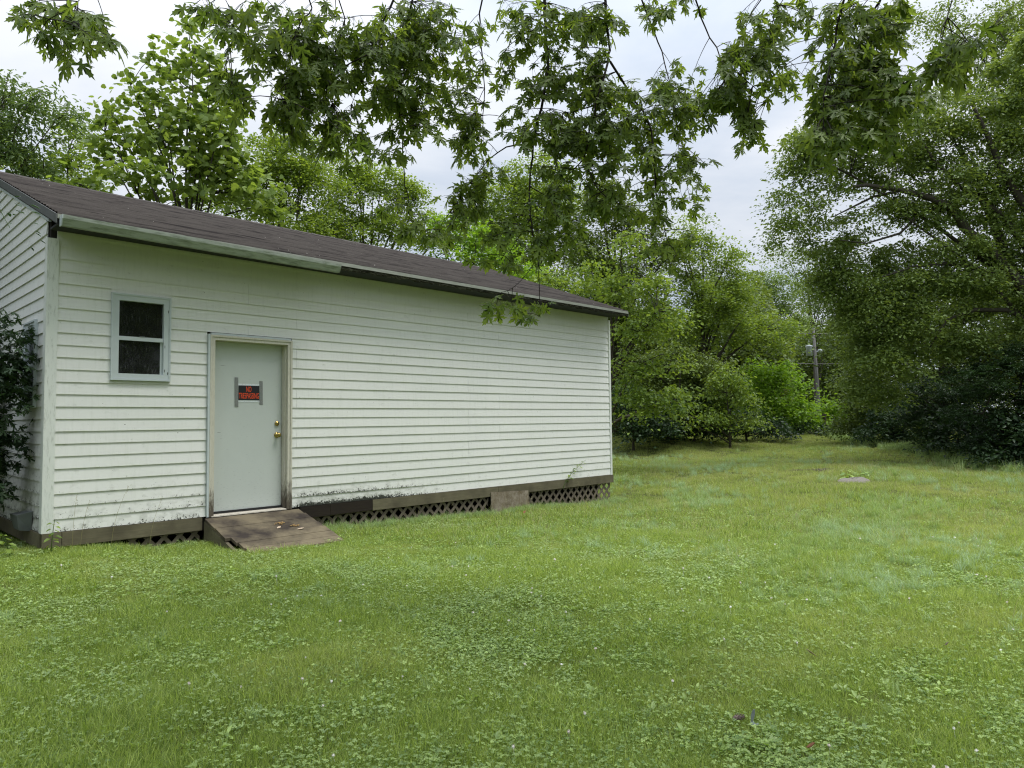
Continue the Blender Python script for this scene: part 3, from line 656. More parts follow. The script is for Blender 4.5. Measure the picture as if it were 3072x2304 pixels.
# ------------------------------------------------------------------ trees
def lobes_at(ls, depth):        # (px, py, rpx, rpy, [depth offset], [density]) seen from the photographer -> world ellipsoids
    out = []
    for l in ls:
        d = depth+(l[4] if len(l) > 4 else 0); s = d/FPX
        out.append((at(l[0], l[1], d), l[2]*s, l[3]*s, l[5] if len(l) > 5 else 1.0))
    return out
TREES = []; LAI_K = 1.75
def tree(name, label, cat, base, lobes, mt, leaf=(.09, .055), shape=RHOMB, lai=2.6, clump=.42, r0_=.14, droop=.2, flat=.6, group=None, seed=1, limbs=None, fork=.35, thick=.8, maxclumps=260, compound=False, twigs=True, lean=(0, 0)):
    r = np.random.default_rng(seed); base = np.array([base[0], base[1], float(gh(base[0], base[1]))-.05])
    C = []; Wt = []
    for c, rx, rz, dens in lobes:
        area = math.pi*rx*rz; n = max(3, int(area*dens/(clump*clump)*1.35)); n = min(n, maxclumps)
        for i in range(n):
            v = r.normal(0, 1, 3); v /= np.linalg.norm(v); q = r.uniform(.25, 1)**.45
            # thinner towards the viewer axis than across
            C.append(c+np.array([v[0]*rx, v[1]*rx*thick+0*rx, v[2]*rz])*q*(1-.12*r.random())); Wt.append(area*dens/n)
    C = np.array(C); Wt = np.array(Wt); la = leaf[0]*leaf[1]*.55
    C[:, 2] = np.maximum(C[:, 2], gh(C[:, 0], C[:, 1])+.12)
    P = []; D = []; NN = []; RR = []; SZ = []
    for c, w in zip(C, Wt):
        n = max(6, int(LAI_K*lai*w/la*r.uniform(.6, 1.4)))
        rad = clump*r.uniform(.7, 1.25); h = r.normal(0, 1, (n, 3))*np.array([rad, rad, rad*.45])*.62
        rr2 = (h[:, 0]**2+h[:, 1]**2)/(rad*rad)
        h[:, 2] -= rr2*rad*.25*(1+droop)
        p = c+h; d, nn = rdirs(n, droop, flat, r)
        out = h.copy(); out[:, 2] *= .2; d[:, :2] += out[:, :2]/rad*.9
        if compound:      # rows of leaflets along small twigs
            m_ = max(1, n//9); st = c+r.normal(0, 1, (m_, 3))*np.array([rad, rad, rad*.5])*.55; dr, _ = rdirs(m_, .25, .3, r); dr /= np.linalg.norm(dr, axis=1, keepdims=True)
            k = np.arange(9); side = np.where(k % 2 == 0, 1, -1)*(k < 8); lat = np.stack([-dr[:, 1], dr[:, 0], np.zeros(m_)], 1)
            p = (st[:, None]+dr[:, None]*(k//2)[None, :, None]*leaf[0]*.62).reshape(-1, 3)
            d = (dr[:, None]*(.55+(k == 8)*2)[None, :, None]+lat[:, None]*side[None, :, None]*1.0).reshape(-1, 3); nn = np.tile(np.array([0, 0, 1.]), (len(p), 1))+r.normal(0, .25, (len(p), 3)); n = len(p)
        P.append(p); D.append(d); NN.append(nn); tone = r.uniform(0, .45); RR.append(np.clip(tone+r.uniform(0, .55, n), 0, 1)); SZ.append(r.uniform(.65, 1.2, n))
    P = np.concatenate(P); D = np.concatenate(D); NN = np.concatenate(NN); RR = np.concatenate(RR); SZ = np.concatenate(SZ)
    ok = (P[:, 2] > gh(P[:, 0], P[:, 1])+.03) & ~((P[:, 0] > -.045) & (P[:, 0] < 9.7) & (P[:, 1] > -.5) & (P[:, 1] < 7.2) & (P[:, 2] < 4.75))
    P, D, NN, RR, SZ = P[ok], D[ok], NN[ok], RR[ok], SZ[ok]
    V, F, A = leaves(P, D, NN, leaf[0]*SZ, leaf[1]*SZ, shape, RR)
    root = tag(at_empty(name, base), label, cat, group)
    cr = mesh_np('crown', V, F, mt, None, {'rnd': A}); adopt(root, cr); TREES.append(len(F))
    # trunk and limbs
    top = C[np.argsort(-C[:, 2])[:max(2, len(C)//12)]].mean(0); cen = C.mean(0); tp = cen*.45+top*.55
    m = MB(); H = tp[2]-base[2]; tr = []
    for i in range(9):
        t = i/8; q = base+(tp-base)*np.array([t**1.3, t**1.3, t]); q[:2] += r.normal(0, .02*H*.3, 2)*(0 < i); tr.append(q)
    rad = [r0_*(1-.85*(i/8))*(1.25 if i == 0 else 1) for i in range(9)]; m.tube(tr, rad, 8)
    tk = m.build('trunk', M['bark'], None, True); adopt(root, tk)
    nl = limbs or max(4, min(14, len(C)//7)); sel = C[r.permutation(len(C))[:nl]]; paths = [np.array(tr)]
    for c in sel:
        t0 = np.clip((c[2]-base[2])/H-.30-.15*r.random(), fork*.6, .92); i0 = t0*8; a_ = int(i0); s0 = tr[a_]+(tr[min(8, a_+1)]-tr[a_])*(i0-a_)
        mid = (s0+c)/2+np.array([0, 0, .10*np.linalg.norm(c-s0)]); k = 6
        pts = [(1-u)**2*s0+2*u*(1-u)*mid+u*u*c+(r.normal(0, .03, 3) if 0 < u < 1 else 0) for u in np.linspace(0, 1, k)]
        r1 = min(r0_*(1-.8*t0)*.55, .06); lm = MB(); lm.tube(pts, [r1*(1-.8*u)+.004 for u in np.linspace(0, 1, k)], 6); o = lm.build('limb', M['bark'], None, True); adopt(root, o); paths.append(np.array(pts))
    if twigs:
        AP = np.concatenate(paths); tw = MB()
        for c in C[r.permutation(len(C))[:120]]:
            j = np.argmin(((AP-c)**2).sum(1)+np.maximum(0, AP[:, 2]-c[2])*2); s0 = AP[j]; mid = (s0+c)/2+np.array([0, 0, .08*np.linalg.norm(c-s0)])
            tw.tube([s0, mid*.5+s0*.5+r.normal(0, .02, 3), mid, (mid+c)/2, c], [.014, .011, .009, .006, .003], 4, False)
        o = tw.build('twigs', M['twig'], None); adopt(root, o); tag(o, kind='stuff')
    return root
def bt(px, d, py=1300): q = at(px, py, d); return (q[0], q[1])
G_T = 'trees behind the shed and lawn'
# left, above the roof
tree('broadleaf_tree', 'pale narrow leaved tree above the left end of the shed roof', 'tree', bt(-60, 19), lobes_at([(30, 290, 90, 70), (150, 330, 100, 60), (60, 410, 130, 70), (-140, 330, 150, 170), (40, 500, 120, 50)], 19), M['lf_will'], (.15, .055), OVATE, 1.9, .38, .10, .5, .7, seed=3)
tree('sapling_tree', 'bright cone shaped young tree with big broad leaves behind the shed roof', 'tree', bt(558, 17.5), lobes_at([(572, 90, 38, 55, 0, .9), (500, 165, 60, 50, 0, .8), (600, 190, 70, 60), (650, 250, 45, 45), (440, 265, 75, 55, 0, .85), (560, 300, 130, 80), (690, 370, 60, 55, 0, .8), (335, 330, 45, 50, 0, .8), (410, 400, 120, 70), (590, 430, 160, 80), (330, 460, 70, 60), (520, 540, 210, 70), (720, 520, 90, 70), (650, 470, 90, 60), (230, 560, 80, 40), (800, 590, 90, 50)], 17.5), M['lf_tulip'], (.155, .14), TULIP, 1.7, .30, .085, .35, .8, seed=4, limbs=16, fork=.5)
tree('broadleaf_tree', 'small leaved tree filling the gap left of the cone shaped young tree', 'tree', bt(200, 21), lobes_at([(110, 480, 90, 45), (245, 500, 70, 70), (250, 420, 50, 60, 0, .6), (160, 560, 160, 50)], 21), M['lf_mid'], (.13, .08), OVATE, 1.8, .38, .1, .3, .7, seed=5)
tree('broadleaf_tree', 'light green bushy tree right of the cone shaped young tree', 'tree', bt(870, 21), lobes_at([(790, 470, 100, 70), (900, 450, 90, 80), (840, 560, 150, 90), (960, 540, 100, 70), (720, 590, 130, 60), (900, 660, 180, 70)], 21), M['lf_mid'], (.105, .065), RHOMB, 2.3, .42, .11, seed=6)
tree('broadleaf_tree', 'light green bushy tree behind the middle of the shed ridge', 'tree', bt(1120, 23), lobes_at([(1050, 520, 90, 70), (1150, 540, 90, 60), (1230, 590, 70, 50), (1080, 620, 170, 70), (1230, 680, 120, 60), (1000, 700, 160, 60)], 23), M['lf_mid'], (.11, .065), RHOMB, 2.6, .42, .11, seed=7)
tree('shrub_tree', 'yellow green tree just above the right half of the shed ridge', 'tree', bt(1400, 22), lobes_at([(1310, 690, 70, 45), (1400, 690, 90, 60), (1480, 740, 90, 60), (1390, 780, 130, 50), (1560, 800, 90, 50)], 22), M['lf_yel'], (.13, .08), OVATE, 2.0, .38, .09, seed=8)
# dark mass behind the maple branch
tree('broadleaf_tree', 'large rounded tree behind the hanging maple branch', 'tree', bt(1640, 29), lobes_at([(1610, 520, 120, 70), (1520, 600, 110, 80), (1700, 600, 130, 90), (1600, 700, 180, 90), (1480, 700, 90, 70), (1700, 800, 200, 110), (1560, 880, 150, 80)], 29), M['lf_mid'], (.13, .08), RHOMB, 2.5, .55, .2, seed=9)
tree('broadleaf_tree', 'dark green tree between the hanging branch tip and the open sky', 'tree', bt(1850, 28), lobes_at([(1830, 600, 100, 70), (1920, 660, 90, 60), (1850, 760, 150, 90), (1990, 740, 80, 60), (1900, 900, 170, 110), (1780, 980, 120, 110)], 28), M['lf_dark'], (.13, .08), RHOMB, 2.6, .5, .18, seed=10)
tree('broadleaf_tree', 'leafy tree with arching twigs right beside the far shed corner', 'tree', bt(1800, 22), lobes_at([(1900, 1190, 60, 60), (1990, 1200, 90, 60), (1890, 740, 60, 55), (1860, 860, 45, 55), (1930, 850, 80, 60), (1990, 950, 90, 60), (1900, 980, 70, 60), (1880, 1090, 55, 40, 0, .7), (1990, 1080, 90, 50, 0, .7), (1780, 830, 90, 50, 1.5), (1680, 850, 80, 40, 2)], 18.5), M['lf_mid'], (.11, .075), OVATE, 1.7, .34, .11, .45, .7, seed=11, limbs=12)
tree('broadleaf_tree', 'bright green tree with airy crown over the far end of the lawn', 'tree', bt(2110, 30), lobes_at([(2080, 690, 70, 50), (2060, 780, 110, 70), (2170, 760, 70, 60), (2130, 870, 130, 80), (2050, 960, 120, 80), (2230, 850, 60, 50), (2220, 960, 100, 80), (2330, 1000, 70, 50)], 30), M['lf_mid'], (.125, .08), RHOMB, 2.4, .5, .16, seed=12)
tree('broadleaf_tree', 'low wide tree with dark shaded underside at the left lawn edge', 'tree', bt(2010, 26), lobes_at([(1900, 1120, 90, 60), (2020, 1090, 110, 60), (2130, 1100, 90, 60), (1960, 1190, 130, 60), (2100, 1190, 110, 60), (1890, 1240, 80, 50), (2030, 1250, 120, 45)], 26), M['lf_dark'], (.11, .07), OVATE, 2.4, .42, .14, .3, .6, seed=13)
tree('broadleaf_tree', 'dark leaning tree with drooping lit leaf sprays over the lawn edge', 'tree', bt(2190, 24.5), lobes_at([(2120, 1150, 45, 30, 0, .7), (2160, 1190, 60, 30, 0, .7), (2190, 1130, 60, 45), (2230, 1200, 70, 40, 0, .8), (2100, 1250, 90, 35), (2210, 1260, 90, 30)], 24.5), M['lf_mid'], (.12, .07), OVATE, 1.8, .36, .045, .6, .8, seed=14, fork=.1)
for i_, (px_, d_, ls_, lab_) in enumerate([
  (1900, 24, [(1880, 1200, 60, 60), (1900, 1270, 80, 40), (1980, 1240, 80, 60), (1960, 1285, 90, 28)], 'shade-coloured undergrowth bush just right of the far shed corner'),
  (2080, 25.5, [(2060, 1230, 90, 60), (2120, 1275, 90, 30), (2030, 1285, 80, 22), (2140, 1210, 60, 50)], 'shade-coloured undergrowth bush under the low wide tree'),
  (2240, 27, [(2220, 1250, 80, 45), (2290, 1275, 80, 28), (2200, 1285, 70, 22), (2350, 1285, 70, 22)], 'shade-coloured undergrowth bush at the foot of the yellow green shrub'),
  (2440, 30, [(2420, 1285, 60, 20), (2480, 1290, 50, 18), (2540, 1290, 60, 22)], 'low shade-coloured bush round the fence post')]):
    tree('undergrowth_bush', lab_, 'bush', bt(px_, d_), lobes_at(ls_, d_), M['lf_blue'], (.12, .075), OVATE, 2.2, .34, .05, .3, .6, seed=60+i_, twigs=False)  # leaf colour darkened to stand in for the shade under the trees
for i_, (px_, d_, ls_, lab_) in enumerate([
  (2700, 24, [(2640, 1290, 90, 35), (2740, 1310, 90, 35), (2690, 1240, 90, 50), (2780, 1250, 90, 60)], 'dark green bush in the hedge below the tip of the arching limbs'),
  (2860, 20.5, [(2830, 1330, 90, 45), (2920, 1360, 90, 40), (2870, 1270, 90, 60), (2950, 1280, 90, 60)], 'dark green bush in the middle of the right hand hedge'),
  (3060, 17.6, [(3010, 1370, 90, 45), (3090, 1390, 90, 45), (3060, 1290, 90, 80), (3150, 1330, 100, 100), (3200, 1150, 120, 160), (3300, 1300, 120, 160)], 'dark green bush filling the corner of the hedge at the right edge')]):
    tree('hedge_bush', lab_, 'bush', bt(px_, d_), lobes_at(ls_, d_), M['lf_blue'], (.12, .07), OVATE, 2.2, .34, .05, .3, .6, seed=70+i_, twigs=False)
tree('shrub', 'sunny yellow green shrub at the back of the lawn left of the utility pole', 'shrub', bt(2330, 31), lobes_at([(2270, 1120, 70, 45), (2350, 1130, 60, 45), (2400, 1190, 60, 45), (2310, 1190, 90, 50), (2250, 1250, 90, 40), (2370, 1250, 90, 38), (2440, 1260, 40, 35)], 31), M['lf_yel'], (.15, .10), OVATE, 2.6, .42, .08, seed=15)
tree('shrub', 'small bright green bush low between the yellow green shrub and the dark hedge', 'shrub', bt(2500, 33), lobes_at([(2490, 1215, 38, 30), (2530, 1245, 50, 35), (2480, 1270, 45, 25)], 33), M['lf_yel'], (.15, .10), OVATE, 2.2, .4, .06, seed=16)
tree('distant_tree', 'rounded pale green tree far behind the overhead wires', 'tree', bt(2310, 58), lobes_at([(2260, 860, 80, 60), (2340, 880, 80, 60), (2360, 950, 60, 50), (2300, 960, 90, 60), (2320, 1030, 80, 45)], 58), M['lf_far'], (.22, .14), RHOMB, 2.8, .85, .35, seed=17, twigs=False)
tree('distant_tree', 'tall pale tree far off below the gap of open sky', 'tree', bt(2460, 70), lobes_at([(2400, 790, 50, 60, 0, .6), (2330, 780, 40, 50, 0, .6), (2480, 800, 70, 60, 0, .7), (2450, 890, 90, 70), (2540, 920, 70, 70, 0, .7), (2500, 1000, 90, 60)], 70), M['lf_far'], (.26, .15), RHOMB, 1.8, .9, .35, seed=18, twigs=False)
# the big tree on the right: its own limbs
ELM = tree('shade_tree', 'huge dark shade tree on the right with long arching limbs', 'tree', bt(3230, 19), lobes_at([
    (2560, 320, 150, 90), (2430, 430, 90, 70), (2400, 510, 70, 40), (2520, 460, 130, 60), (2700, 400, 150, 100), (2880, 330, 130, 90), (2380, 590, 80, 24, 0, .9), (2460, 640, 150, 34, 0, .9), (2350, 660, 60, 26, 0, .9), (2400, 700, 100, 26, 0, .8), (2310, 735, 34, 22, 0, .7),
    (2700, 590, 130, 50), (2850, 520, 140, 80), (2990, 480, 120, 120), (2480, 770, 90, 60, .5), (2560, 720, 70, 45, .5), (2450, 850, 60, 50, .5), (2560, 850, 110, 80, .5), (2700, 780, 110, 60, .5), (2850, 720, 130, 60), (3000, 700, 110, 90), (2930, 830, 160, 70), (3080, 850, 100, 120),
    (2570, 960, 70, 60, .5), (2650, 920, 110, 60), (2620, 1020, 100, 60), (2780, 960, 130, 60), (2590, 1060, 80, 50, .5), (2700, 1080, 120, 60), (2575, 1130, 60, 50, 1), (2620, 1160, 90, 60, 1), (2640, 500, 130, 50), (2780, 640, 110, 40), (2500, 560, 70, 26), (2900, 620, 120, 50), (2700, 860, 90, 60), (2840, 830, 110, 50), (2530, 900, 60, 60, .5), (2980, 990, 130, 70), (2880, 1030, 110, 50), (3150, 300, 200, 300), (3200, 650, 200, 250)], 19),
    M['lf_elm'], (.105, .058), RHOMB, 3.1, .36, .30, .5, .7, seed=19, maxclumps=60, limbs=9)
# its arching limbs as seen
lm_ = [([(3230, 1250), (3150, 1000), (3060, 850), (2980, 760), (2900, 690), (2850, 620), (2780, 590), (2700, 570), (2600, 555), (2560, 560)], .17, .035), ([(3230, 1180), (3190, 900), (3090, 640), (3010, 520), (2960, 400), (2900, 280)], .17, .03),
       ([(3060, 850), (2950, 810), (2840, 790), (2740, 800), (2650, 830)], .07, .02), ([(2700, 572), (2620, 590), (2540, 630), (2500, 650)], .04, .012), ([(3150, 1000), (3020, 930), (2920, 930), (2840, 960), (2790, 1040)], .08, .02), ([(2850, 620), (2760, 640), (2700, 700), (2600, 730), (2520, 720)], .05, .014), ([(3190, 900), (3090, 760), (3000, 640), (2880, 560), (2800, 480), (2740, 380)], .09, .02)]
for pts, ra, rb in lm_:
    P_ = [at(x, y, 18.8-.04*i) for i, (x, y) in enumerate(pts)]; k = len(P_); m = MB(); m.tube(P_, [ra+(rb-ra)*i/(k-1) for i in range(k)], 8); adopt(ELM, m.build('limb', M['bark'], None, True))
tree('shade_tree', 'lighter feathery tree crown in the top right corner', 'tree', bt(3350, 25), lobes_at([(2740, 40, 70, 50, 0, .7), (2850, 70, 90, 70, 0, .75), (2960, 120, 110, 90, 0, .85), (3060, 60, 120, 110), (2980, 260, 90, 60, 0, .8), (3080, 300, 110, 110), (3300, 200, 250, 300)], 25), M['lf_elm'], (.12, .065), RHOMB, 1.9, .5, .25, .5, .7, seed=20, maxclumps=90, limbs=14)
tree('broadleaf_tree', 'dark mid height tree filling the space under the arching limbs', 'tree', bt(2830, 25), lobes_at([(2700, 870, 130, 90), (2850, 880, 140, 90), (3000, 930, 150, 110), (2760, 1000, 140, 90), (2920, 1080, 170, 90), (2650, 1130, 110, 80), (2800, 1180, 150, 70), (3100, 1080, 150, 120), (2520, 1010, 60, 70)], 25), M['lf_dark'], (.13, .08), RHOMB, 2.8, .5, .2, seed=21)
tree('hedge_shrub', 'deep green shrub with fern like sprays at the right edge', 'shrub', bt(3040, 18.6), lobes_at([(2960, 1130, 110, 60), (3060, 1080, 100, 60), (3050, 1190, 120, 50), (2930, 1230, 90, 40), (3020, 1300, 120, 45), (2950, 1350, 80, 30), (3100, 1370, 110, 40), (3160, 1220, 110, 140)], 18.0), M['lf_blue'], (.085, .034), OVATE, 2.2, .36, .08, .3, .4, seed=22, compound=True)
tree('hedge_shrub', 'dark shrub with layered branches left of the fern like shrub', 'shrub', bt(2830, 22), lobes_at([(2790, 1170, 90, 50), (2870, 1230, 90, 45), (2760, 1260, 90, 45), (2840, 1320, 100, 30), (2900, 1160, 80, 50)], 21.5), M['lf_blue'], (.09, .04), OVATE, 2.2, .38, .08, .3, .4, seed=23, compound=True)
tree('hedge_shrub', 'dull green hanging shrub at the lawn edge right of the fence post', 'shrub', bt(2620, 27), lobes_at([(2580, 1180, 60, 60), (2650, 1220, 80, 50), (2600, 1270, 80, 35), (2700, 1290, 80, 28), (2540, 1270, 50, 25)], 26.5), M['lf_dark'], (.11, .07), OVATE, 2.3, .4, .08, .4, .6, seed=24)
# shrub and tree left of the gable
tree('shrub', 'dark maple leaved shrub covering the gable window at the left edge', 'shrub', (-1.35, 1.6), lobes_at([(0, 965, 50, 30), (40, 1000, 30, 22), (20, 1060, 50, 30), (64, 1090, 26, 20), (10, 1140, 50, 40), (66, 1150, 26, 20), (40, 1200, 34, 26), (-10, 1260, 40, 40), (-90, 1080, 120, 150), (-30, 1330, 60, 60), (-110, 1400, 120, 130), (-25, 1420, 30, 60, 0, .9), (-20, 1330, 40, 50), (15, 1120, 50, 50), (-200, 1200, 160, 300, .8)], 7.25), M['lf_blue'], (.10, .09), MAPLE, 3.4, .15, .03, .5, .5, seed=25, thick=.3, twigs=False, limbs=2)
tree('shrub', 'unseen dark bush added beside the gable wall to shade it', 'shrub', (-1.5, 2.6), [(np.array(c), a, b, 1.2) for c, a, b in [((-1.35, 1.50, 0.55), .5, .6), ((-1.65, 2.70, 1.00), .6, .8), ((-1.95, 4.00, 1.40), .8, 1.1), ((-2.15, 5.50, 1.80), .9, 1.4), ((-2.55, 2.70, 2.30), .8, .8), ((-1.45, 1.90, 1.60), .5, .6), ((-1.85, 3.10, 3.00), .8, .7), ((-2.25, 4.70, 3.40), 1., .9)]], M['lf_dark'], (.11, .075), OVATE, 3.6, .26, .04, .3, .6, seed=27, twigs=False, limbs=4)  # out of view, added to darken the gable wall
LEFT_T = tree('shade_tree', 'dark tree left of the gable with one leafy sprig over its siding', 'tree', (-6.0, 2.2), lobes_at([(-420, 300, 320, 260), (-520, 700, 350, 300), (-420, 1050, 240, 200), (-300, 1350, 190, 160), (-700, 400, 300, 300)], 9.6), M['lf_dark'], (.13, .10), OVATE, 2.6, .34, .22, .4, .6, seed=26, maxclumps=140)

# far woods closing the horizon, plus an unseen ring added to block low sky
def woods():
    r = np.random.default_rng(31); P = []; 
    for (x0, x1, ytop, ybot, d, n) in [(1820, 2380, 880, 1290, 39, 60000), (-300, 1300, 760, 1300, 34, 9000), (1300, 1900, 830, 1290, 38, 9000), (2360, 2620, 940, 1290, 76, 24000), (2560, 3700, 850, 1300, 34, 26000), (2180, 2560, 960, 1290, 86, 16000), (-1500, 0, 600, 1300, 40, 7000)]+[None]*0:
        px = r.uniform(x0, x1, n); tpy = ytop+60*np.sin(px/61.)+40*np.sin(px/23.)
        py = tpy+(ybot-tpy)*r.uniform(0, 1, n)**.8; dd = d+r.normal(0, 2.2, n)
        for a_, b_, c_ in zip(px, py, dd): P.append(at(a_, b_, c_))
    n = 34000; th = r.uniform(math.radians(50), math.radians(308), n)+YAW; rr_ = r.uniform(19, 24, n); hh = (9.5+2.2*np.sin(th*9)+1.3*np.sin(th*23))*r.random(n)**.8  # unseen leaf ring behind the camera, added to cut low sky light
    for a_, b_, c_ in zip(CP[0]+rr_*np.sin(th), CP[1]+rr_*np.cos(th), hh):
        if not (-2 < a_ < 12 and -1 < b_ < 9): P.append(np.array([a_, b_, c_]))
    P = np.array(P); P[:, 2] = np.maximum(P[:, 2], gh(P[:, 0], P[:, 1])+.1); n = len(P); D, Nn = rdirs(n, .3, .8, r)
    s = r.uniform(.15, .30, n); dd2 = np.hypot(P[:, 0]-CP[0], P[:, 1]-CP[1]); s = np.where(dd2 < 25.5, s*2.2, np.where(dd2 > 55, s*1.6, s)); V, F, A = leaves(P, D, Nn, s, s*.6, RHOMB, r.uniform(0, .9, n))
    tag(mesh_np('woods', V, F, M['lf_dark'], None, {'rnd': A}), 'dark woodland undergrowth closing the view behind the nearer trees, plus an unseen ring added to dim low sky', 'woods', kind='stuff')
woods()

# ------------------------------------------------------------------ the maple overhead
mp = tag(at_empty('maple_tree', (-3.6, -12.4, -.55)), 'silver maple whose leafy branches hang down across the top of the view', 'tree')
MD = 5.6
BR = [  # polylines (full photo px) with depth of the strand
 ([(1631, 0), (1637, 82), (1647, 240), (1615, 354), (1602, 430), (1587, 570), (1590, 658), (1609, 734), (1618, 816), (1617, 945)], 5.7, .016),
 ([(1610, 700), (1600, 790), (1560, 850), (1505, 880)], 5.7, .004),
 ([(1815, 0), (1830, 127), (1827, 184), (1786, 316), (1767, 411), (1748, 481), (1799, 570), (1862, 652)], 5.4, .014),
 ([(1830, 184), (1894, 285), (1957, 380), (1963, 506), (1970, 608), (2001, 715), (2030, 766)], 5.5, .010),
 ([(1922, 0), (1976, 127), (2008, 222), (2030, 380), (2036, 456)], 5.8, .010),
 ([(2084, 0), (2115, 76), (2172, 190), (2235, 234), (2300, 300)], 5.2, .009),
 ([(1438, 0), (1438, 95), (1457, 240), (1447, 380), (1457, 481)], 6.0, .010),
 ([(1230, 0), (1215, 120), (1191, 272), (1204, 392), (1213, 544), (1235, 645), (1273, 696)], 5.6, .011),
 ([(1180, 0), (1153, 57), (1090, 190), (1052, 316)], 5.2, .010), ([(1049, 0), (1001, 190), (998, 304)], 5.0, .008), ([(1100, 165), (1000, 215), (905, 290)], 5.0, .006),
 ([(2523, 0), (2504, 125), (2480, 233), (2469, 347), (2482, 423)], 4.6, .012), ([(2640, 0), (2610, 54), (2599, 136), (2632, 228), (2653, 304), (2691, 331)], 4.8, .010),
 ([(2860, -60), (2854, 0), (2827, 98), (2849, 163)], 3.9, .007), ([(2274, 0), (2225, 108), (2230, 190)], 5.2, .007), ([(2339, 0), (2303, 136)], 5.2, .007), ([(2610, 0), (2520, 90), (2440, 145)], 4.8, .005),
 ([(791, 0), (741, 25), (716, 85), (691, 139), (676, 219)], 4.6, .005), ([(950, 0), (905, 60), (870, 150), (850, 300)], 4.8, .008), ([(330, -80), (250, 0), (190, 20), (150, 60)], 4.2, .005), ([(640, -60), (690, 20), (700, 80)], 4.4, .005),
 ([(1602, 430), (1500, 440), (1400, 560), (1350, 640)], 5.8, .007), ([(1786, 316), (1700, 340), (1650, 330)], 5.5, .006), ([(1637, 82), (1560, 100), (1500, 170)], 5.7, .007), ([(1748, 481), (1690, 540), (1650, 600)], 5.5, .005),
 ([(1590, 658), (1540, 740), (1500, 780)], 5.7, .005), ([(1590, 560), (1660, 600), (1680, 700)], 5.7, .005)]
LIMB = [np.array(q) for q in [(-3.6, -12.4, 3.2), (-3.0, -11.0, 5.2), (-1.2, -8.8, 6.4), (.8, -6.6, 6.9), (2.6, -4.6, 6.8), (4.4, -3.2, 6.2)]]
LIMB2 = [np.array(q) for q in [(-3.0, -11.0, 5.0), (-.6, -10.2, 5.9), (1.6, -9.3, 6.0), (3.6, -8.2, 5.6)]]
LIMB3 = [np.array(q) for q in [(-3.2, -11.6, 4.4), (-3.6, -9.0, 5.4), (-3.0, -6.4, 5.8), (-1.8, -4.2, 5.6)]]
m = MB(); m.tube([(-3.7, -12.5, -.6), (-3.65, -12.45, .4), (-3.6, -12.4, 1.8), (-3.6, -12.4, 3.2), (-3.8, -12.6, 5.5), (-3.9, -12.9, 9)], [.42, .32, .28, .27, .2, .08], 12); adopt(mp, m.build('trunk', M['bark'], None, True))
for l_, ra in ((LIMB, .15), (LIMB2, .10), (LIMB3, .10)):
    m = MB(); m.tube(l_, [ra*(1-.75*i/(len(l_)-1)) for i in range(len(l_))], 8); adopt(mp, m.build('limb', M['bark'], None, True))
LP = np.concatenate([np.linspace(a_, b_, 8) for l_ in (LIMB, LIMB2, LIMB3) for a_, b_ in zip(l_[:-1], l_[1:])])
r = np.random.default_rng(5); BPTS = []; BR3 = []
for pts, d, rad in BR:
    Q = [at(x, y, d+.12*math.sin(i*1.7)) for i, (x, y) in enumerate(pts)]
    if pts[0][1] <= 0:            # carry on upwards to the limb out of view
        tgt = LP[np.argmin(((LP-Q[0])**2).sum(1))]; Q = [tgt, (tgt+Q[0])/2+np.array([0, 0, .25])]+Q
    # smooth
    Q = np.array(Q); t = np.linspace(0, len(Q)-1, len(Q)*3); S = np.stack([np.interp(t, np.arange(len(Q)), Q[:, k]) for k in range(3)], 1)
    S[1:-1] = (S[:-2]+2*S[1:-1]+S[2:])/4; S += r.normal(0, .006, S.shape)*(np.arange(len(S)) > 2)[:, None]
    m = MB(); n = len(S); m.tube(S, [max(.0022, rad*(1-.82*i/(n-1))) for i in range(n)], 6); adopt(mp, m.build('branch', M['twig'], None, True)); BPTS.append(S[4 if pts[0][1] <= 0 else 0:]); BR3.append(d)
BPA = np.concatenate(BPTS)
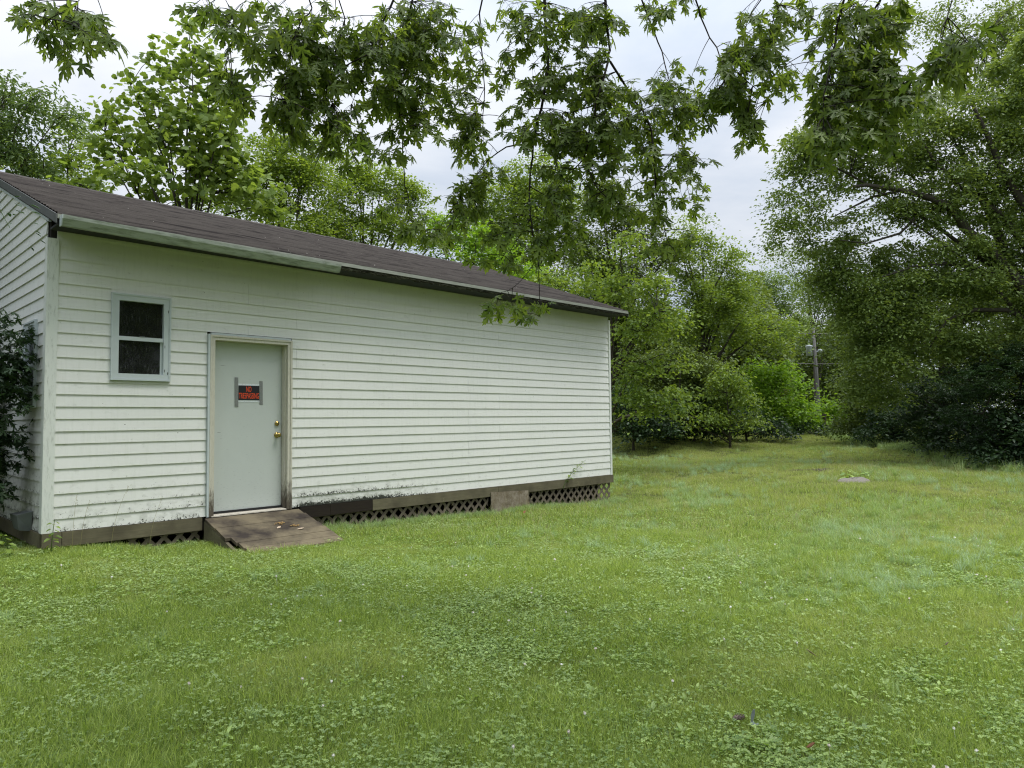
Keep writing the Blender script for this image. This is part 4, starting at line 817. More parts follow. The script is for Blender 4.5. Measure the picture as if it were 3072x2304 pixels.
CL = [  # (px, py, rx, ry, sprigs, depth)
 (800, 120, 40, 60, 9, 4.8), (850, 60, 60, 50, 8, 4.8), (830, 260, 45, 70, 9, 4.8), (870, 360, 55, 60, 10, 4.8), (930, 210, 50, 80, 12, 5.0), (970, 100, 60, 60, 12, 5.0), (1000, 270, 50, 60, 10, 5.0), (1040, 170, 45, 70, 10, 5.2), (990, 400, 40, 35, 6, 5.0), (1045, 430, 45, 45, 8, 5.0), (880, 200, 40, 60, 6, 4.8),
 (1120, 80, 70, 70, 18, 5.3), (1220, 90, 80, 70, 20, 5.6), (1310, 60, 70, 55, 14, 5.7), (1130, 210, 60, 70, 14, 5.3), (1240, 220, 70, 70, 18, 5.6), (1340, 190, 60, 60, 12, 5.8), (1170, 320, 60, 45, 11, 5.5), (1270, 330, 60, 45, 10, 5.6), (1370, 330, 55, 60, 12, 5.9), (1400, 420, 45, 45, 7, 5.9), (1160, 440, 50, 40, 5, 5.5), (1420, 120, 45, 70, 8, 6.0),
 (1240, 660, 45, 45, 7, 5.6), (1300, 710, 40, 35, 5, 5.6), (1170, 610, 35, 35, 3, 5.6),
 (1560, 40, 60, 40, 9, 5.7), (1690, 60, 70, 55, 13, 5.6), (1790, 50, 60, 45, 9, 5.5), (1600, 180, 70, 50, 10, 5.7), (1720, 180, 60, 60, 12, 5.5), (1560, 270, 40, 40, 5, 5.7), (1700, 280, 80, 50, 12, 5.5), (1800, 260, 60, 50, 9, 5.4), (1540, 360, 25, 22, 2, 5.7),
 (1640, 380, 90, 50, 16, 5.6), (1760, 390, 80, 60, 15, 5.5), (1870, 330, 70, 60, 12, 5.4), (1960, 280, 60, 50, 9, 5.6), (1900, 430, 60, 60, 12, 5.4), (1800, 500, 80, 50, 13, 5.4), (1680, 490, 80, 50, 13, 5.6), (2030, 330, 60, 50, 9, 5.7), (2010, 240, 45, 40, 5, 5.7),
 (1450, 530, 50, 40, 8, 5.8), (1400, 600, 50, 40, 9, 5.8), (1360, 660, 35, 35, 6, 5.8), (1480, 620, 60, 45, 8, 5.8), (1950, 530, 50, 50, 9, 5.5), (1970, 610, 40, 40, 5, 5.5), (2070, 480, 50, 45, 9, 5.7), (2060, 580, 40, 40, 7, 5.7), (1600, 600, 90, 50, 13, 5.6), (1720, 610, 80, 50, 12, 5.5), (1850, 620, 60, 50, 8, 5.4),
 (1540, 700, 80, 50, 10, 5.7), (1680, 700, 60, 50, 7, 5.7), (1490, 780, 50, 30, 5, 5.7), (2020, 740, 60, 50, 6, 5.5), (1620, 770, 40, 30, 3, 5.7), (1510, 900, 34, 24, 3, 5.7), (1620, 938, 44, 26, 4, 5.7),
 (2130, 260, 60, 45, 8, 5.4), (2200, 320, 50, 50, 8, 5.2), (2230, 400, 40, 35, 5, 5.2), (2110, 340, 60, 40, 7, 5.4), (2180, 230, 40, 40, 4, 5.2), (2230, 110, 45, 60, 8, 5.2), (2310, 70, 50, 55, 9, 5.2), (2340, 160, 40, 40, 5, 5.0), (2360, 240, 45, 30, 5, 5.2), (2230, 190, 40, 40, 5, 5.2), (2450, 50, 40, 45, 5, 5.0), (1960, 30, 50, 30, 4, 5.8), (2050, 20, 40, 25, 3, 5.6),
 (2560, 60, 60, 50, 9, 4.8), (2560, 160, 60, 50, 10, 4.7), (2640, 120, 60, 60, 10, 4.8), (2500, 250, 50, 50, 9, 4.6), (2590, 270, 60, 50, 10, 4.7), (2680, 240, 60, 50, 10, 4.7), (2490, 350, 45, 45, 8, 4.6), (2480, 430, 40, 35, 7, 4.5), (2620, 350, 50, 45, 7, 4.7), (2740, 290, 45, 30, 6, 4.6), (2660, 30, 60, 35, 6, 4.8), (2680, 390, 35, 30, 4, 4.6), (2850, 160, 60, 35, 5, 3.8), (2900, 120, 45, 35, 3, 3.8), (2800, 200, 40, 30, 3, 3.8),
 (110, 30, 30, 25, 3, 4.2), (240, 40, 50, 25, 4, 4.2), (290, 90, 25, 45, 4, 4.2), (130, 110, 22, 28, 2, 4.2), (210, 120, 26, 40, 3, 4.2), (620, 15, 35, 20, 3, 4.4), (690, 60, 26, 50, 4, 4.4), (715, 15, 24, 18, 2, 4.4), (670, 250, 30, 35, 4, 4.6), (725, 280, 35, 30, 4, 4.6)]
LVP = []; LVD = []; LVN = []; LVS = []; tw = MB()
cv = -fw
for cx_, cy_, rx_, ry_, ns, d in CL:
    for _ in range(int(ns*(1.22 if cy_ < 480 else .85)*(1.15 if cx_ > 2400 else 1)+.5)):
        a_ = r.uniform(0, 2*math.pi); q = 1.32*math.sqrt(r.random()); e = at(cx_+math.cos(a_)*rx_*q, cy_+math.sin(a_)*ry_*q, d+r.normal(0, .16))
        dist = ((BPA-e)**2).sum(1)+np.where(BPA[:, 2] < e[2]-.02, 1.0, 0); s0 = BPA[np.argmin(dist)]
        if np.linalg.norm(s0-e) > .9: s0 = e+np.array([r.normal(0, .1), r.normal(0, .1), .30])
        mid = (s0+e)/2+np.array([0, 0, .12*np.linalg.norm(s0-e)]); path = [(1-u)**2*s0+2*u*(1-u)*mid+u*u*e for u in np.linspace(0, 1, 5)]
        tw.tube(path, [.0035, .003, .0026, .0022, .0016], 4, False)
        nl = r.integers(4, 8); td = e-mid; td /= np.linalg.norm(td)+1e-9
        for j in range(nl):
            u = 1-.24*(j//2)*r.uniform(.6, 1.3); b0 = (1-u)**2*s0+2*u*(1-u)*mid+u*u*e
            th = r.uniform(0, 2*math.pi); dr = np.array([math.cos(th), math.sin(th), 0])*.75+td*.25+np.array([0, 0, -.45+r.normal(0, .35)]); dr /= np.linalg.norm(dr)
            pet = r.uniform(.03, .10); p = b0+dr*pet*.8+np.array([0, 0, -.01]); tw.tube([b0, (b0+p)/2+np.array([0, 0, .006]), p], [.0011]*3, 3, False)
            nrm = np.array([r.normal(0, .65), r.normal(0, .65), .8])+cv*r.uniform(0, .8)
            LVP.append(p); LVD.append(dr+np.array([0, 0, -.25])); LVN.append(nrm); LVS.append(r.uniform(.065, .135))
LVP, LVD, LVN, LVS = map(np.array, (LVP, LVD, LVN, LVS))
adopt(mp, tag(tw.build('twigs', M['twig'], None), kind='stuff'))
order = np.argsort(-LVS/((LVP-CP)@fw)); big = order[:300]; rest = order[300:]
lvar = []
for k in range(6):
    V, F, A = leaves(np.zeros((1, 3)), np.array([[1., 0, 0]]), np.array([[0, 0, 1.]]), np.array([1.]), np.array([.98]), MAPLE, np.array([k/5.])); V[:, 2] -= .06*k*V[:, 0]**2
    o = mesh_np('leaf', V, F, M['lf_maple'], None, {'rnd': A}); lvar.append(o)
for i, k in enumerate(big):
    o = lvar[i] if i < 6 else lvar[i % 6].copy()
    if i >= 6: COL.objects.link(o); o.name = 'leaf'
    D = LVD[k]/np.linalg.norm(LVD[k]); S = np.cross(LVN[k], D); S /= np.linalg.norm(S); Z = np.cross(D, S); s_ = LVS[k]
    mw = Matrix(((D[0]*s_, S[0]*s_, Z[0]*s_, LVP[k][0]), (D[1]*s_, S[1]*s_, Z[1]*s_, LVP[k][1]), (D[2]*s_, S[2]*s_, Z[2]*s_, LVP[k][2]), (0, 0, 0, 1)))
    o.matrix_basis = mw; adopt(mp, o)
V, F, A = leaves(LVP[rest], LVD[rest], LVN[rest], LVS[rest], LVS[rest]*.98, MAPLE, r.uniform(0, 1, len(rest)))
adopt(mp, tag(mesh_np('foliage', V, F, M['lf_maple'], None, {'rnd': A}), kind='stuff'))
# the rest of its crown above and behind the camera
r = np.random.default_rng(8); P = []
for c, R_, n in [((-3.5, -12.5, 8.5), 2.8, 5200), ((-1, -9.6, 8.6), 2.2, 4000), ((1.2, -7.4, 8.6), 1.9, 3000), ((2.4, -9.8, 7.8), 1.9, 2600), ((-4.2, -8.6, 7.8), 1.9, 2600)]:
    v = r.normal(0, 1, (n, 3)); v /= np.linalg.norm(v, axis=1, keepdims=True); P.append(np.array(c)+v*R_*(r.random((n, 1))**.4)*np.array([1, 1, .55]))
P = np.concatenate(P); P = P[((P-CP)@up) > 1152/FPX*((P-CP)@fw)+.35]
n = len(P); D, Nn = rdirs(n, .6, .7, r); s = r.uniform(.10, .14, n)
V, F, A = leaves(P, D, Nn, s, s*.9, OVATE, r.uniform(0, 1, n)); adopt(mp, tag(mesh_np('crown', V, F, M['lf_maple'], None, {'rnd': A}), kind='stuff'))
print('maple leaves', len(LVP))
# ------------------------------------------------------------------ lawn
tuf = bpy.data.collections.new('lawn_prototypes')
def blades(n, R_, h0, h1, w, lean, seg=3, seed=0, curl=.5, heads=0):
    r = np.random.default_rng(seed); a = r.uniform(0, 2*math.pi, n); q = np.sqrt(r.random(n))*R_; B = np.stack([q*np.cos(a), q*np.sin(a), np.full(n, -.015)], 1)
    th = r.uniform(0, 2*math.pi, n); h = r.uniform(h0, h1, n)*(1-.35*(q/R_)**2); ln = h*r.uniform(.1, lean, n); d = np.stack([np.cos(th), np.sin(th), np.zeros(n)], 1); s = np.stack([-np.sin(th+r.normal(0, .6, n)), np.cos(th), np.zeros(n)], 1)
    V = []
    for k in range(seg+1):
        u = k/seg; c = B+d*(ln*u**1.8)[:, None]; c[:, 2] += (h+.015)*u*(1-curl*.35*u*u*(ln/h)); ww = w*r.uniform(.7, 1.2, n)*(1-u**1.6)*.5
        if k < seg: V += [c-s*ww[:, None], c+s*ww[:, None]]
        else: V += [c]
    k = len(V); V = np.stack(V, 1).reshape(-1, 3); f = []
    for j in range(seg-1): b = 2*j; f += [(b, b+1, b+3), (b, b+3, b+2)]
    b = 2*(seg-1); f.append((b, b+1, b+2)); F = (np.array(f)[None]+(np.arange(n)*k)[:, None, None]).reshape(-1, 3)
    return V, F, np.repeat(r.uniform(0, 1, n)*.8+.1*r.random(n), k)
def proto(name, parts, coll):
    o = None
    Vs = []; Fs = []; As = []; mats = []; mi = []; off = 0
    for V, F, A, mt in parts:
        Vs.append(V); Fs.append(F+off); As.append(A); off += len(V)
        if mt not in mats: mats.append(mt)
        mi += [mats.index(mt)]*len(F)
    o = mesh_np(name, np.concatenate(Vs), np.concatenate(Fs), None, None, {'rnd': np.concatenate(As)})
    for mt in mats: o.data.materials.append(mt)
    o.data.polygons.foreach_set('material_index', mi)
    COL.objects.unlink(o); coll.objects.link(o); return o
def clov(n, R_, h0, h1, s0, s1, seed):
    r = np.random.default_rng(seed); P = []; D = []; Nn = []; S = []; A = []; st = []
    for i in range(n):
        a = r.uniform(0, 2*math.pi); q = math.sqrt(r.random())*R_; h = r.uniform(h0, h1); c = np.array([q*math.cos(a), q*math.sin(a), h]); t0 = r.uniform(0, 2*math.pi); tl = np.array([r.normal(0, .28), r.normal(0, .28), 1]); sz = r.uniform(s0, s1); tone = r.random()
        for k in range(3):
            t = t0+k*2.094; d = np.array([math.cos(t), math.sin(t), r.normal(0, .12)]); d -= tl*np.dot(d, tl)/np.dot(tl, tl)*.9
            P.append(c); D.append(d); Nn.append(tl); S.append(sz); A.append(tone)
    shp = (np.array([(0, 0, 0), (.45, -.45, .06), (.9, -.38, .02), (.86, 0, 0), (.9, .38, .02), (.45, .45, .06)], float), np.array([(0, 1, 2), (0, 2, 3), (0, 3, 4), (0, 4, 5)]))
    S = np.array(S); return leaves(np.array(P), np.array(D), np.array(Nn), S, S, shp, np.array(A))
c1 = bpy.data.collections.new('short_grass'); c2 = bpy.data.collections.new('clover_patches'); c3 = bpy.data.collections.new('tall_grass'); c4 = bpy.data.collections.new('far_grass'); c5 = bpy.data.collections.new('weeds'); c6 = bpy.data.collections.new('seed_stalks')
for k in range(4): proto('tuft', [(*blades(84, .13, .022, .080, .0036, 1.3, 3, 50+k), M['grass']), (*blades(9, .13, .006, .022, .0030, 3.5, 3, 150+k), M['straw'])], c1)
for k in range(3): proto('patch', [(*clov(38, .14, .012, .05, .0065, .0125, 70+k), M['clover']), (*blades(14, .12, .03, .07, .003, .9, 3, 80+k), M['grass'])], c2)
for k in range(3): proto('tuft', [(*blades(46, .055, .10, .24, .0042, 1.0, 4, 90+k, 1), M['grass2'])], c3)
for k in range(3): proto('tuft', [(*blades(130, .30, .03, .12, .008, 1.2, 2, 60+k), M['grass']), (*blades(8, .28, .08, .17, .004, 1.0, 2, 160+k), M['straw'])], c4)
for k in range(3):
    r = np.random.default_rng(100+k); n = 7; a = r.uniform(0, 6.28, n); D = np.stack([np.cos(a), np.sin(a), r.uniform(.2, .7, n)], 1); s = r.uniform(.018, .042, n)
    proto('rosette', [(*leaves(np.stack([np.cos(a)*.01, np.sin(a)*.01, r.uniform(.005, .03, n)], 1), D, np.tile([0, 0, 1.], (n, 1)), s, s*.5, OVATE, r.uniform(.3, 1, n)), M['clover'])], c5)
for k in range(3):
    V, F, A = blades(4, .05, .22, .40, .0026, .7, 4, 110+k, .6); r = np.random.default_rng(120+k); parts = [(V, F, A, M['straw'])]
    tips = V.reshape(4, -1, 3)[:, -1]; P = np.repeat(tips, 9, 0)+np.stack([r.normal(0, .004, 36), r.normal(0, .004, 36), -np.tile(np.linspace(0, .055, 9), 4)], 1); D, Nn = rdirs(36, -.9, .8, r); s = np.full(36, .012)
    parts.append((*leaves(P, D, Nn, s, s*.35, RHOMB, r.random(36)), M['straw'])); proto('stalk', parts, c6)
def wedge(n, d0, d1, pw=1.0, seed=0, x0=-120, x1=3200):
    r = np.random.default_rng(seed); d = (d0**(1+pw)+(d1**(1+pw)-d0**(1+pw))*r.random(n))**(1/(1+pw)); px = r.uniform(x0, x1, n); f2 = np.array([math.sin(YAW), math.cos(YAW)]); r2 = np.array([math.cos(YAW), -math.sin(YAW)])
    xy = CP[:2]+f2*d[:, None]+r2*((px-1536)/FPX*d)[:, None]; return xy[:, 0], xy[:, 1], d, r
def vnoise(x, y, s, seed=0):
    r = np.random.default_rng(seed); g = r.random((64, 64)); u = (x/s) % 63; v = (y/s) % 63; i = np.floor(u).astype(int); j = np.floor(v).astype(int); fu = u-i; fv = v-j; fu = fu*fu*(3-2*fu); fv = fv*fv*(3-2*fv)
    return (g[i, j]*(1-fu)+g[i+1, j]*fu)*(1-fv)+(g[i, j+1]*(1-fu)+g[i+1, j+1]*fu)*fv
def okmask(x, y):
    house = (x > .02) & (x < LX-.02) & (y > .03) & (y < LY-.03); rampm = (x > 1.56) & (x < 2.83) & (y > -1.04) & (y < 0)
    mound = ((x-13.55)/.42)**2+((y+3.1)/.36)**2 < 1; soil = (((x-15.6)/.9)**2+((y+1.75)/.20)**2 < 1)
    return ~(house | rampm | mound | soil)
def scatter(name, coll, x, y, sc, tint, label, cat, zoff=0.0, seed=1):
    m_ = okmask(x, y); x, y, sc, tint = x[m_], y[m_], sc[m_], tint[m_]; r = np.random.default_rng(seed); n = len(x)
    me = bpy.data.meshes.new(name); me.vertices.add(n); me.vertices.foreach_set('co', np.stack([x, y, gh(x, y)+zoff], 1).astype(np.float32).ravel())
    for a, v in (('sc', sc), ('tint', tint), ('rot', r.uniform(0, 6.283, n)), ('tx', r.normal(0, .10, n))):
        q = me.attributes.new(a, 'FLOAT', 'POINT'); q.data.foreach_set('value', np.ascontiguousarray(v, dtype=np.float32))
    q = me.attributes.new('idx', 'INT', 'POINT'); q.data.foreach_set('value', r.integers(0, len(coll.objects), n).astype(np.int32))
    o = bpy.data.objects.new(name, me); COL.objects.link(o); tag(o, label, cat, kind='stuff')
    g = bpy.data.node_groups.new(name, 'GeometryNodeTree'); g.interface.new_socket('Geometry', in_out='INPUT', socket_type='NodeSocketGeometry'); g.interface.new_socket('Geometry', in_out='OUTPUT', socket_type='NodeSocketGeometry')
    gi = N(g, 'NodeGroupInput'); go = N(g, 'NodeGroupOutput'); ip = N(g, 'GeometryNodeInstanceOnPoints'); ci = N(g, 'GeometryNodeCollectionInfo'); ci.inputs[0].default_value = coll; ci.inputs['Separate Children'].default_value = True; ci.inputs['Reset Children'].default_value = True
    def na(nm, ty='FLOAT'): q = N(g, 'GeometryNodeInputNamedAttribute', data_type=ty); q.inputs[0].default_value = nm; return q.outputs[0]
    L(g, gi.outputs[0], ip.inputs['Points']); L(g, ci.outputs[0], ip.inputs['Instance']); ip.inputs['Pick Instance'].default_value = True; L(g, na('idx', 'INT'), ip.inputs['Instance Index'])
    cxyz = N(g, 'ShaderNodeCombineXYZ'); L(g, na('tx'), cxyz.inputs[0]); L(g, na('rot'), cxyz.inputs[2]); L(g, cxyz.outputs[0], ip.inputs['Rotation']); L(g, na('sc'), ip.inputs['Scale'])
    L(g, ip.outputs[0], go.inputs[0]); md = o.modifiers.new('scatter', 'NODES'); md.node_group = g; return o
def tintf(x, y, r):          # drier to the right and far, fresher near the shed
    dry = np.clip((x-3.5-(y+2)*.15)/11, 0, 1)*.50*np.clip(.2+1.3*vnoise(x, y, 1.6, 3), 0, 1)+.30*np.clip((vnoise(x, y, .9, 4)-.62)*5, 0, 1)-.06
    return np.clip(dry+r.normal(0, .12, len(x)), 0, 1)
x, y, d, r = wedge(26000, 2.6, 9.5, .55, 1); cn = vnoise(x, y, .7, 11); k = (cn < .66) | (r.random(len(x)) < .55); x, y, d, cn = x[k], y[k], d[k], cn[k]
scatter('grass', c1, x, y, r.uniform(.65, 1.15, len(x))*(.5+.75*vnoise(x, y, .5, 12)+.35*vnoise(x, y, .17, 21)), tintf(x, y, r), 'short green lawn grass in front of the shed', 'grass')
x, y, d, r = wedge(19000, 2.6, 13, .45, 2); cn = vnoise(x, y, .7, 11); bx = np.clip(1.15-(x-1)/9, .25, 1); k = r.random(len(x)) < np.clip((cn-.30)*1.7, .30, 1)*bx; x, y = x[k], y[k]
scatter('clover_cover', c2, x, y, r.uniform(.6, 1.2, len(x)), np.clip(vnoise(x, y, 1.1, 13)+r.normal(0, .1, len(x))-.2, 0, 1), 'clover patches mixed through the lawn', 'clover', seed=2)
x, y, d, r = wedge(26000, 8.5, 42, .35, 3)
scatter('grass', c4, x, y, r.uniform(.6, 1.0, len(x))*(.5+.55*vnoise(x, y, 1.2, 14)+.4*vnoise(x, y, .4, 22)), np.clip(tintf(x, y, r)*.9, 0, 1), 'lawn grass running back to the trees', 'grass', seed=3)
# longer tufts: along the shed, in a belt on the right and scattered
x, y, d, r = wedge(22000, 3.5, 24, .5, 4)
den = .05+.6*np.clip((vnoise(x, y, 1.0, 15)-.62)*4, 0, 1)*np.clip((x-2.5)/4, .08, 1)+.9*np.exp(-((x-4.6)/1.1)**2-((y+6.0)/.5)**2)+.9*np.exp(-((x-8.0)/2.2)**2-((y+5.0)/.6)**2)+.5*np.exp(-((x-2.6)/.7)**2-((y+2.6)/.3)**2)
k = r.random(len(x)) < den; x, y = x[k], y[k]
scatter('tall_grass', c3, x, y, r.uniform(.45, .95, len(x))*np.clip(.75+(x-2)/12, .75, 1.35), np.clip(vnoise(x, y, 1.3, 16)*1.6-.25+r.normal(0, .1, len(x)), 0, 1), 'longer tufts of bluish grass standing up in the lawn', 'grass', seed=4)
r = np.random.default_rng(44); n = 900; x = r.uniform(.1, LX+.3, n); y = -.03-np.abs(r.normal(0, .16, n)); k = (x > 2.85) | ((x < 1.5) & (r.random(n) < .35)); x, y = x[k], y[k]; sc = r.uniform(.3, .85, len(x))*np.where(x > 2.8, 1, .6)
sc *= np.where((x < 4.2), 1.15, 1)
scatter('tall_grass', c3, x, y, sc, r.uniform(0, .5, len(x)), 'unmown grass growing along the lattice skirt', 'grass', seed=5)
x, y, d, r = wedge(3000, 2.8, 12, .4, 6)
scatter('weeds', c5, x, y, r.uniform(.6, 1.3, len(x)), r.uniform(0, .5, len(x)), 'broad leaved weeds dotted through the lawn', 'weeds', seed=6)
x, y, d, r = wedge(9000, 4.5, 36, .5, 7); k = r.random(len(x)) < np.clip((x-3.0)/6, .03, 1)*np.clip(.35+1.2*(vnoise(x, y, 2.0, 17)-.3), .06, 1); x, y = x[k], y[k]
scatter('seed_stalks', c6, x, y, r.uniform(.55, 1.05, len(x)), r.uniform(0, .2, len(x)), 'pale grass seed stalks standing over the right side of the lawn', 'grass', seed=7)
# rough weeds at the foot of the hedge and trees
r = np.random.default_rng(45); pp = []
for (xa, ya, xb, yb, n_) in ((18.6, -5.0, 23.4, -1.2, 420), (23.4, -1.2, 32, 4.6, 420), (28, 7, 32, 5, 300), (28, 7, 21, 8.5, 360), (21, 8.5, 14, 10, 260)):
    t = r.random(n_); pp.append(np.stack([xa+(xb-xa)*t+r.normal(0, .35, n_), ya+(yb-ya)*t+r.normal(0, .35, n_)], 1))
pp = np.concatenate(pp); scatter('tall_grass', c3, pp[:, 0], pp[:, 1], r.uniform(.9, 2.2, len(pp)), r.uniform(0, .4, len(pp)), 'rough grass at the foot of the hedge and trees', 'grass', seed=8)
# clover blossoms, single ones
m = MB(); r = np.random.default_rng(46)
for i in range(26):
    a, e_ = r.uniform(0, 6.28), r.uniform(-.4, 1.5); dv = Vector((math.cos(a)*math.cos(e_), math.sin(a)*math.cos(e_), math.sin(e_))); p = Vector((0, 0, .075))+dv*.0065
    s1_ = dv.cross(Vector((.3, .5, .8))).normalized()*.0022; b = len(m.v); m.v += [tuple(p-s1_), tuple(p+s1_), tuple(p+dv*.0055+Vector((0, 0, .001)))]; m.f.append((b, b+1, b+2))
m.disc((0, 0, .068), (0, 0, 1), [(0, .001), (.003, .006), (.009, .007), (.013, .003)], 7)
m.tube([(0, 0, -.02), (.003, 0, .03), (0, 0, .07)], .0009, 3)
bl = m.build('clover_blossom', M['blossom'])
x, y, d, r = wedge(420, 2.9, 8.5, .25, 47); k = okmask(x, y) & (r.random(len(x)) < .35+.4*(vnoise(x, y, 1.2, 18) > .45)); x, y = x[k][:100], y[k][:100]; z = gh(x, y)
for i in range(len(x)):
    o = bl if i == 0 else bl.copy()
    if i: COL.objects.link(o); o.name = 'clover_blossom'
    s_ = float(r.uniform(.7, 1.15)); o.location = (x[i], y[i], z[i]); o.scale = (s_, s_, s_*float(r.uniform(.7, 1.1))); o.rotation_euler = (float(r.normal(0, .15)), float(r.normal(0, .15)), float(r.uniform(0, 6)))
    tag(o, 'small round white clover blossom standing in the lawn', 'flower', 'white clover blossoms in the lawn')
# ------------------------------------------------------------------ small things on the lawn
def rock():
    bm_ = []; r = np.random.default_rng(3); n, k = 26, 9; V = []; F = []
    for j in range(k):
        u = j/(k-1); rr = math.cos(u*math.pi/2)**.55 if u < 1 else 0
        for i in range(n):
            a = 2*math.pi*i/n; w = 1+.07*math.sin(a*3+1)+.05*math.sin(a*5); V.append((.40*rr*w*math.cos(a)+r.normal(0, .006), .32*rr*w*math.sin(a)+r.normal(0, .006), .12*math.sin(u*math.pi/2)*(1+.10*math.sin(a+u*3))-.05+r.normal(0, .006)))
    for j in range(k-1):
        for i in range(n): F.append((j*n+i, j*n+(i+1) % n, (j+1)*n+(i+1) % n, (j+1)*n+i))
    o = mesh_np('rock', np.array(V), np.array(F), M['stone'], smooth=True); o.location = (13.55, -3.1, float(gh(13.55, -3.1))); return o
tag(rock(), 'low pale gravelly boulder bare in the middle of the far lawn', 'rock')
def soilp():
    n = 40; V = [(0, 0, .012)]; V += [(.9*math.cos(2*math.pi*i/n)*(1+.12*math.sin(i*1.3)), .22*math.sin(2*math.pi*i/n)*(1+.2*math.sin(i*2.1)), -.02) for i in range(n)]
    o = mesh_np('soil_patch', np.array(V), np.array([(0, i+1, (i+1) % n+1) for i in range(n)]), M['soil']); o.location = (15.6, -1.75, float(gh(15.6, -1.75))+.03); o.rotation_euler = (0, 0, -.75); o['kind'] = 'structure'; return o
soilp()
def leafy(name, base, h, n, lean, mt, shape, size, label, cat, seed, spread=.06, under=None):
    r = np.random.default_rng(seed); root = tag(at_empty(name, base), label, cat) if label else under; b = np.array(base, float); P = [b+np.array([lean[0]*t**1.4, lean[1]*t**1.4, h*t*(1-.12*t)]) for t in np.linspace(0, 1, 8)]
    m = MB(); m.tube(P, [.004*(1-.7*i/7)+.0012 for i in range(8)], 5); adopt(root, m.build('stem', M['lf_mid'] if True else None, None))
    Q = np.array(P); pos = []; D = []
    for i in range(n):
        t = .25+.75*i/n; p = np.array([np.interp(t*7, np.arange(8), Q[:, k]) for k in range(3)]); a = i*2.4+r.normal(0, .3); d = np.array([math.cos(a), math.sin(a), -.3+r.normal(0, .2)]); pos.append(p+d*spread*.3); D.append(d)
    s = r.uniform(size*.7, size*1.15, n)*np.linspace(1.1, .6, n)
    for i in range(n):
        V, F, A = leaves(np.array([pos[i]]), np.array([D[i]]), np.array([[0, -.3, 1.]]), s[i:i+1], s[i:i+1]*.62, shape, np.array([r.random()])); adopt(root, mesh_np('leaf', V, F, mt, None, {'rnd': A}))
    return root
g_ = lambda x, y: float(gh(x, y))
def onp(px, py): d = (px-1536)/FPX*rt-(py-1152)/FPX*up+fw; q = CP+d*((-.45-CP[2])/d[2]); return float(q[0]), float(q[1])
leafy('vine_shoot', (7.95, -.045, -.16), .55, 15, (.62, -.03), M['lf_mid'], OVATE, .085, 'slim leafy vine shoot climbing the siding above the right lattice', 'vine', 1)
leafy('weed_sapling', (.02, -.22, g_(0, -.22)), .40, 14, (.02, -.02), M['lf_mid'], OVATE, .075, 'upright pale weed at the left front corner of the shed', 'weed', 2)
leafy('weed_sapling', (-.30, -.15, g_(-.3, -.15)), .30, 12, (-.08, .0), M['lf_mid'], OVATE, .09, 'bushy low weed just left of the shed corner', 'weed', 3)
leafy('weed_sapling', (-.62, .05, g_(-.6, 0)), .34, 12, (-.1, .05), M['lf_dark'], OVATE, .10, 'dark spreading weed below the vent hood', 'weed', 4)
leafy('weed_sapling', (13.9, -2.9, g_(13.9, -2.9)), .28, 16, (.1, .1), M['clover'], TULIP, .13, 'round leaved weed spreading beside the pale boulder', 'weed', 5, .3)
leafy('weed_sapling', (14.4, -2.9, g_(14.4, -2.9)), .18, 16, (.35, -.2), M['clover'], TULIP, .12, 'low trailing weed right of the round leaved weed', 'weed', 6, .3)
leafy('sprig', at(-25, 540, 6.55), -.50, 26, (.13, -.10), M['lf_blue'], OVATE, .085, None, None, 9, .9, under=LEFT_T)
def stalk(x, y, h, lx, label, seed):
    r = np.random.default_rng(seed); z = g_(x, y); root = tag(at_empty('grass_stalk', (x, y, z)), label, 'grass stalk', None); P = [(x+lx*t*t, y-.01*t, z+h*t) for t in np.linspace(0, 1, 8)]; m = MB(); m.tube(P, [.0018*(1-.5*i/7) for i in range(8)], 4); adopt(root, m.build('stem', M['straw'], None))
    m = MB(); p = Vector(P[-1])
    for i in range(9): q = p+Vector((r.normal(0, .006)-lx*.02*i, r.normal(0, .005), -.011*i)); m.tube([q, q+Vector((r.normal(0, .008), r.normal(0, .006), .014))], [.0018, .0005], 3)
    adopt(root, m.build('seed_head', M['straw'], None))
stalk(.24, -.06, .56, .03, 'thin grass stalk against the siding nearest the corner post', 1); stalk(.31, -.08, .50, .07, 'second thin grass stalk against the siding from the corner post', 2); stalk(.60, -.07, .66, .16, 'grass stalk leaning right on the siding between post and window', 3); stalk(.98, -.07, .55, .12, 'grass stalk with drooping head on the siding below the window', 4); stalk(8.62, -.25, .62, -.2, 'tall bent grass stalk in front of the right lattice', 5); stalk(8.3, -.3, .5, -.25, 'bent grass stalk left of the tallest one by the lattice', 6)
# pine cone and feather near the camera
cp_ = (1.587, -6.633); root = tag(at_empty('pine_cone', (*cp_, g_(*cp_)+.05)), 'small dark pine cone lying in the foreground clover', 'pine cone'); m = MB(); ax = Vector((.75, -.6, .12)).normalized(); c0 = Vector((cp_[0], cp_[1], g_(*cp_)+.052))
m.disc(c0-ax*.028, ax, [(0, .004), (.012, .013), (.03, .012), (.056, .003)], 8); adopt(root, m.build('core', M['cone'], None))
a1 = ax.cross(Vector((0, 0, 1))).normalized(); a2 = ax.cross(a1)
for j in range(6):
    for i in range(7):
        t = 2*math.pi*(i+.5*(j % 2))/7; R_ = (.012, .017, .019, .018, .014, .009)[j]; dv = a1*math.cos(t)+a2*math.sin(t); p = c0+ax*(-.022+.009*j); m = MB(); tg = dv.cross(ax)*.0045; q = p+dv*R_+ax*.008
        m.v = [tuple(p+dv*.006), tuple(q-tg), tuple(q+dv*.003), tuple(q+tg), tuple(q-ax*.003)]; m.f = [(0, 1, 2), (0, 2, 3), (1, 4, 2), (2, 4, 3), (0, 4, 1), (0, 3, 4)]; adopt(root, m.build('scale', M['cone'], None))
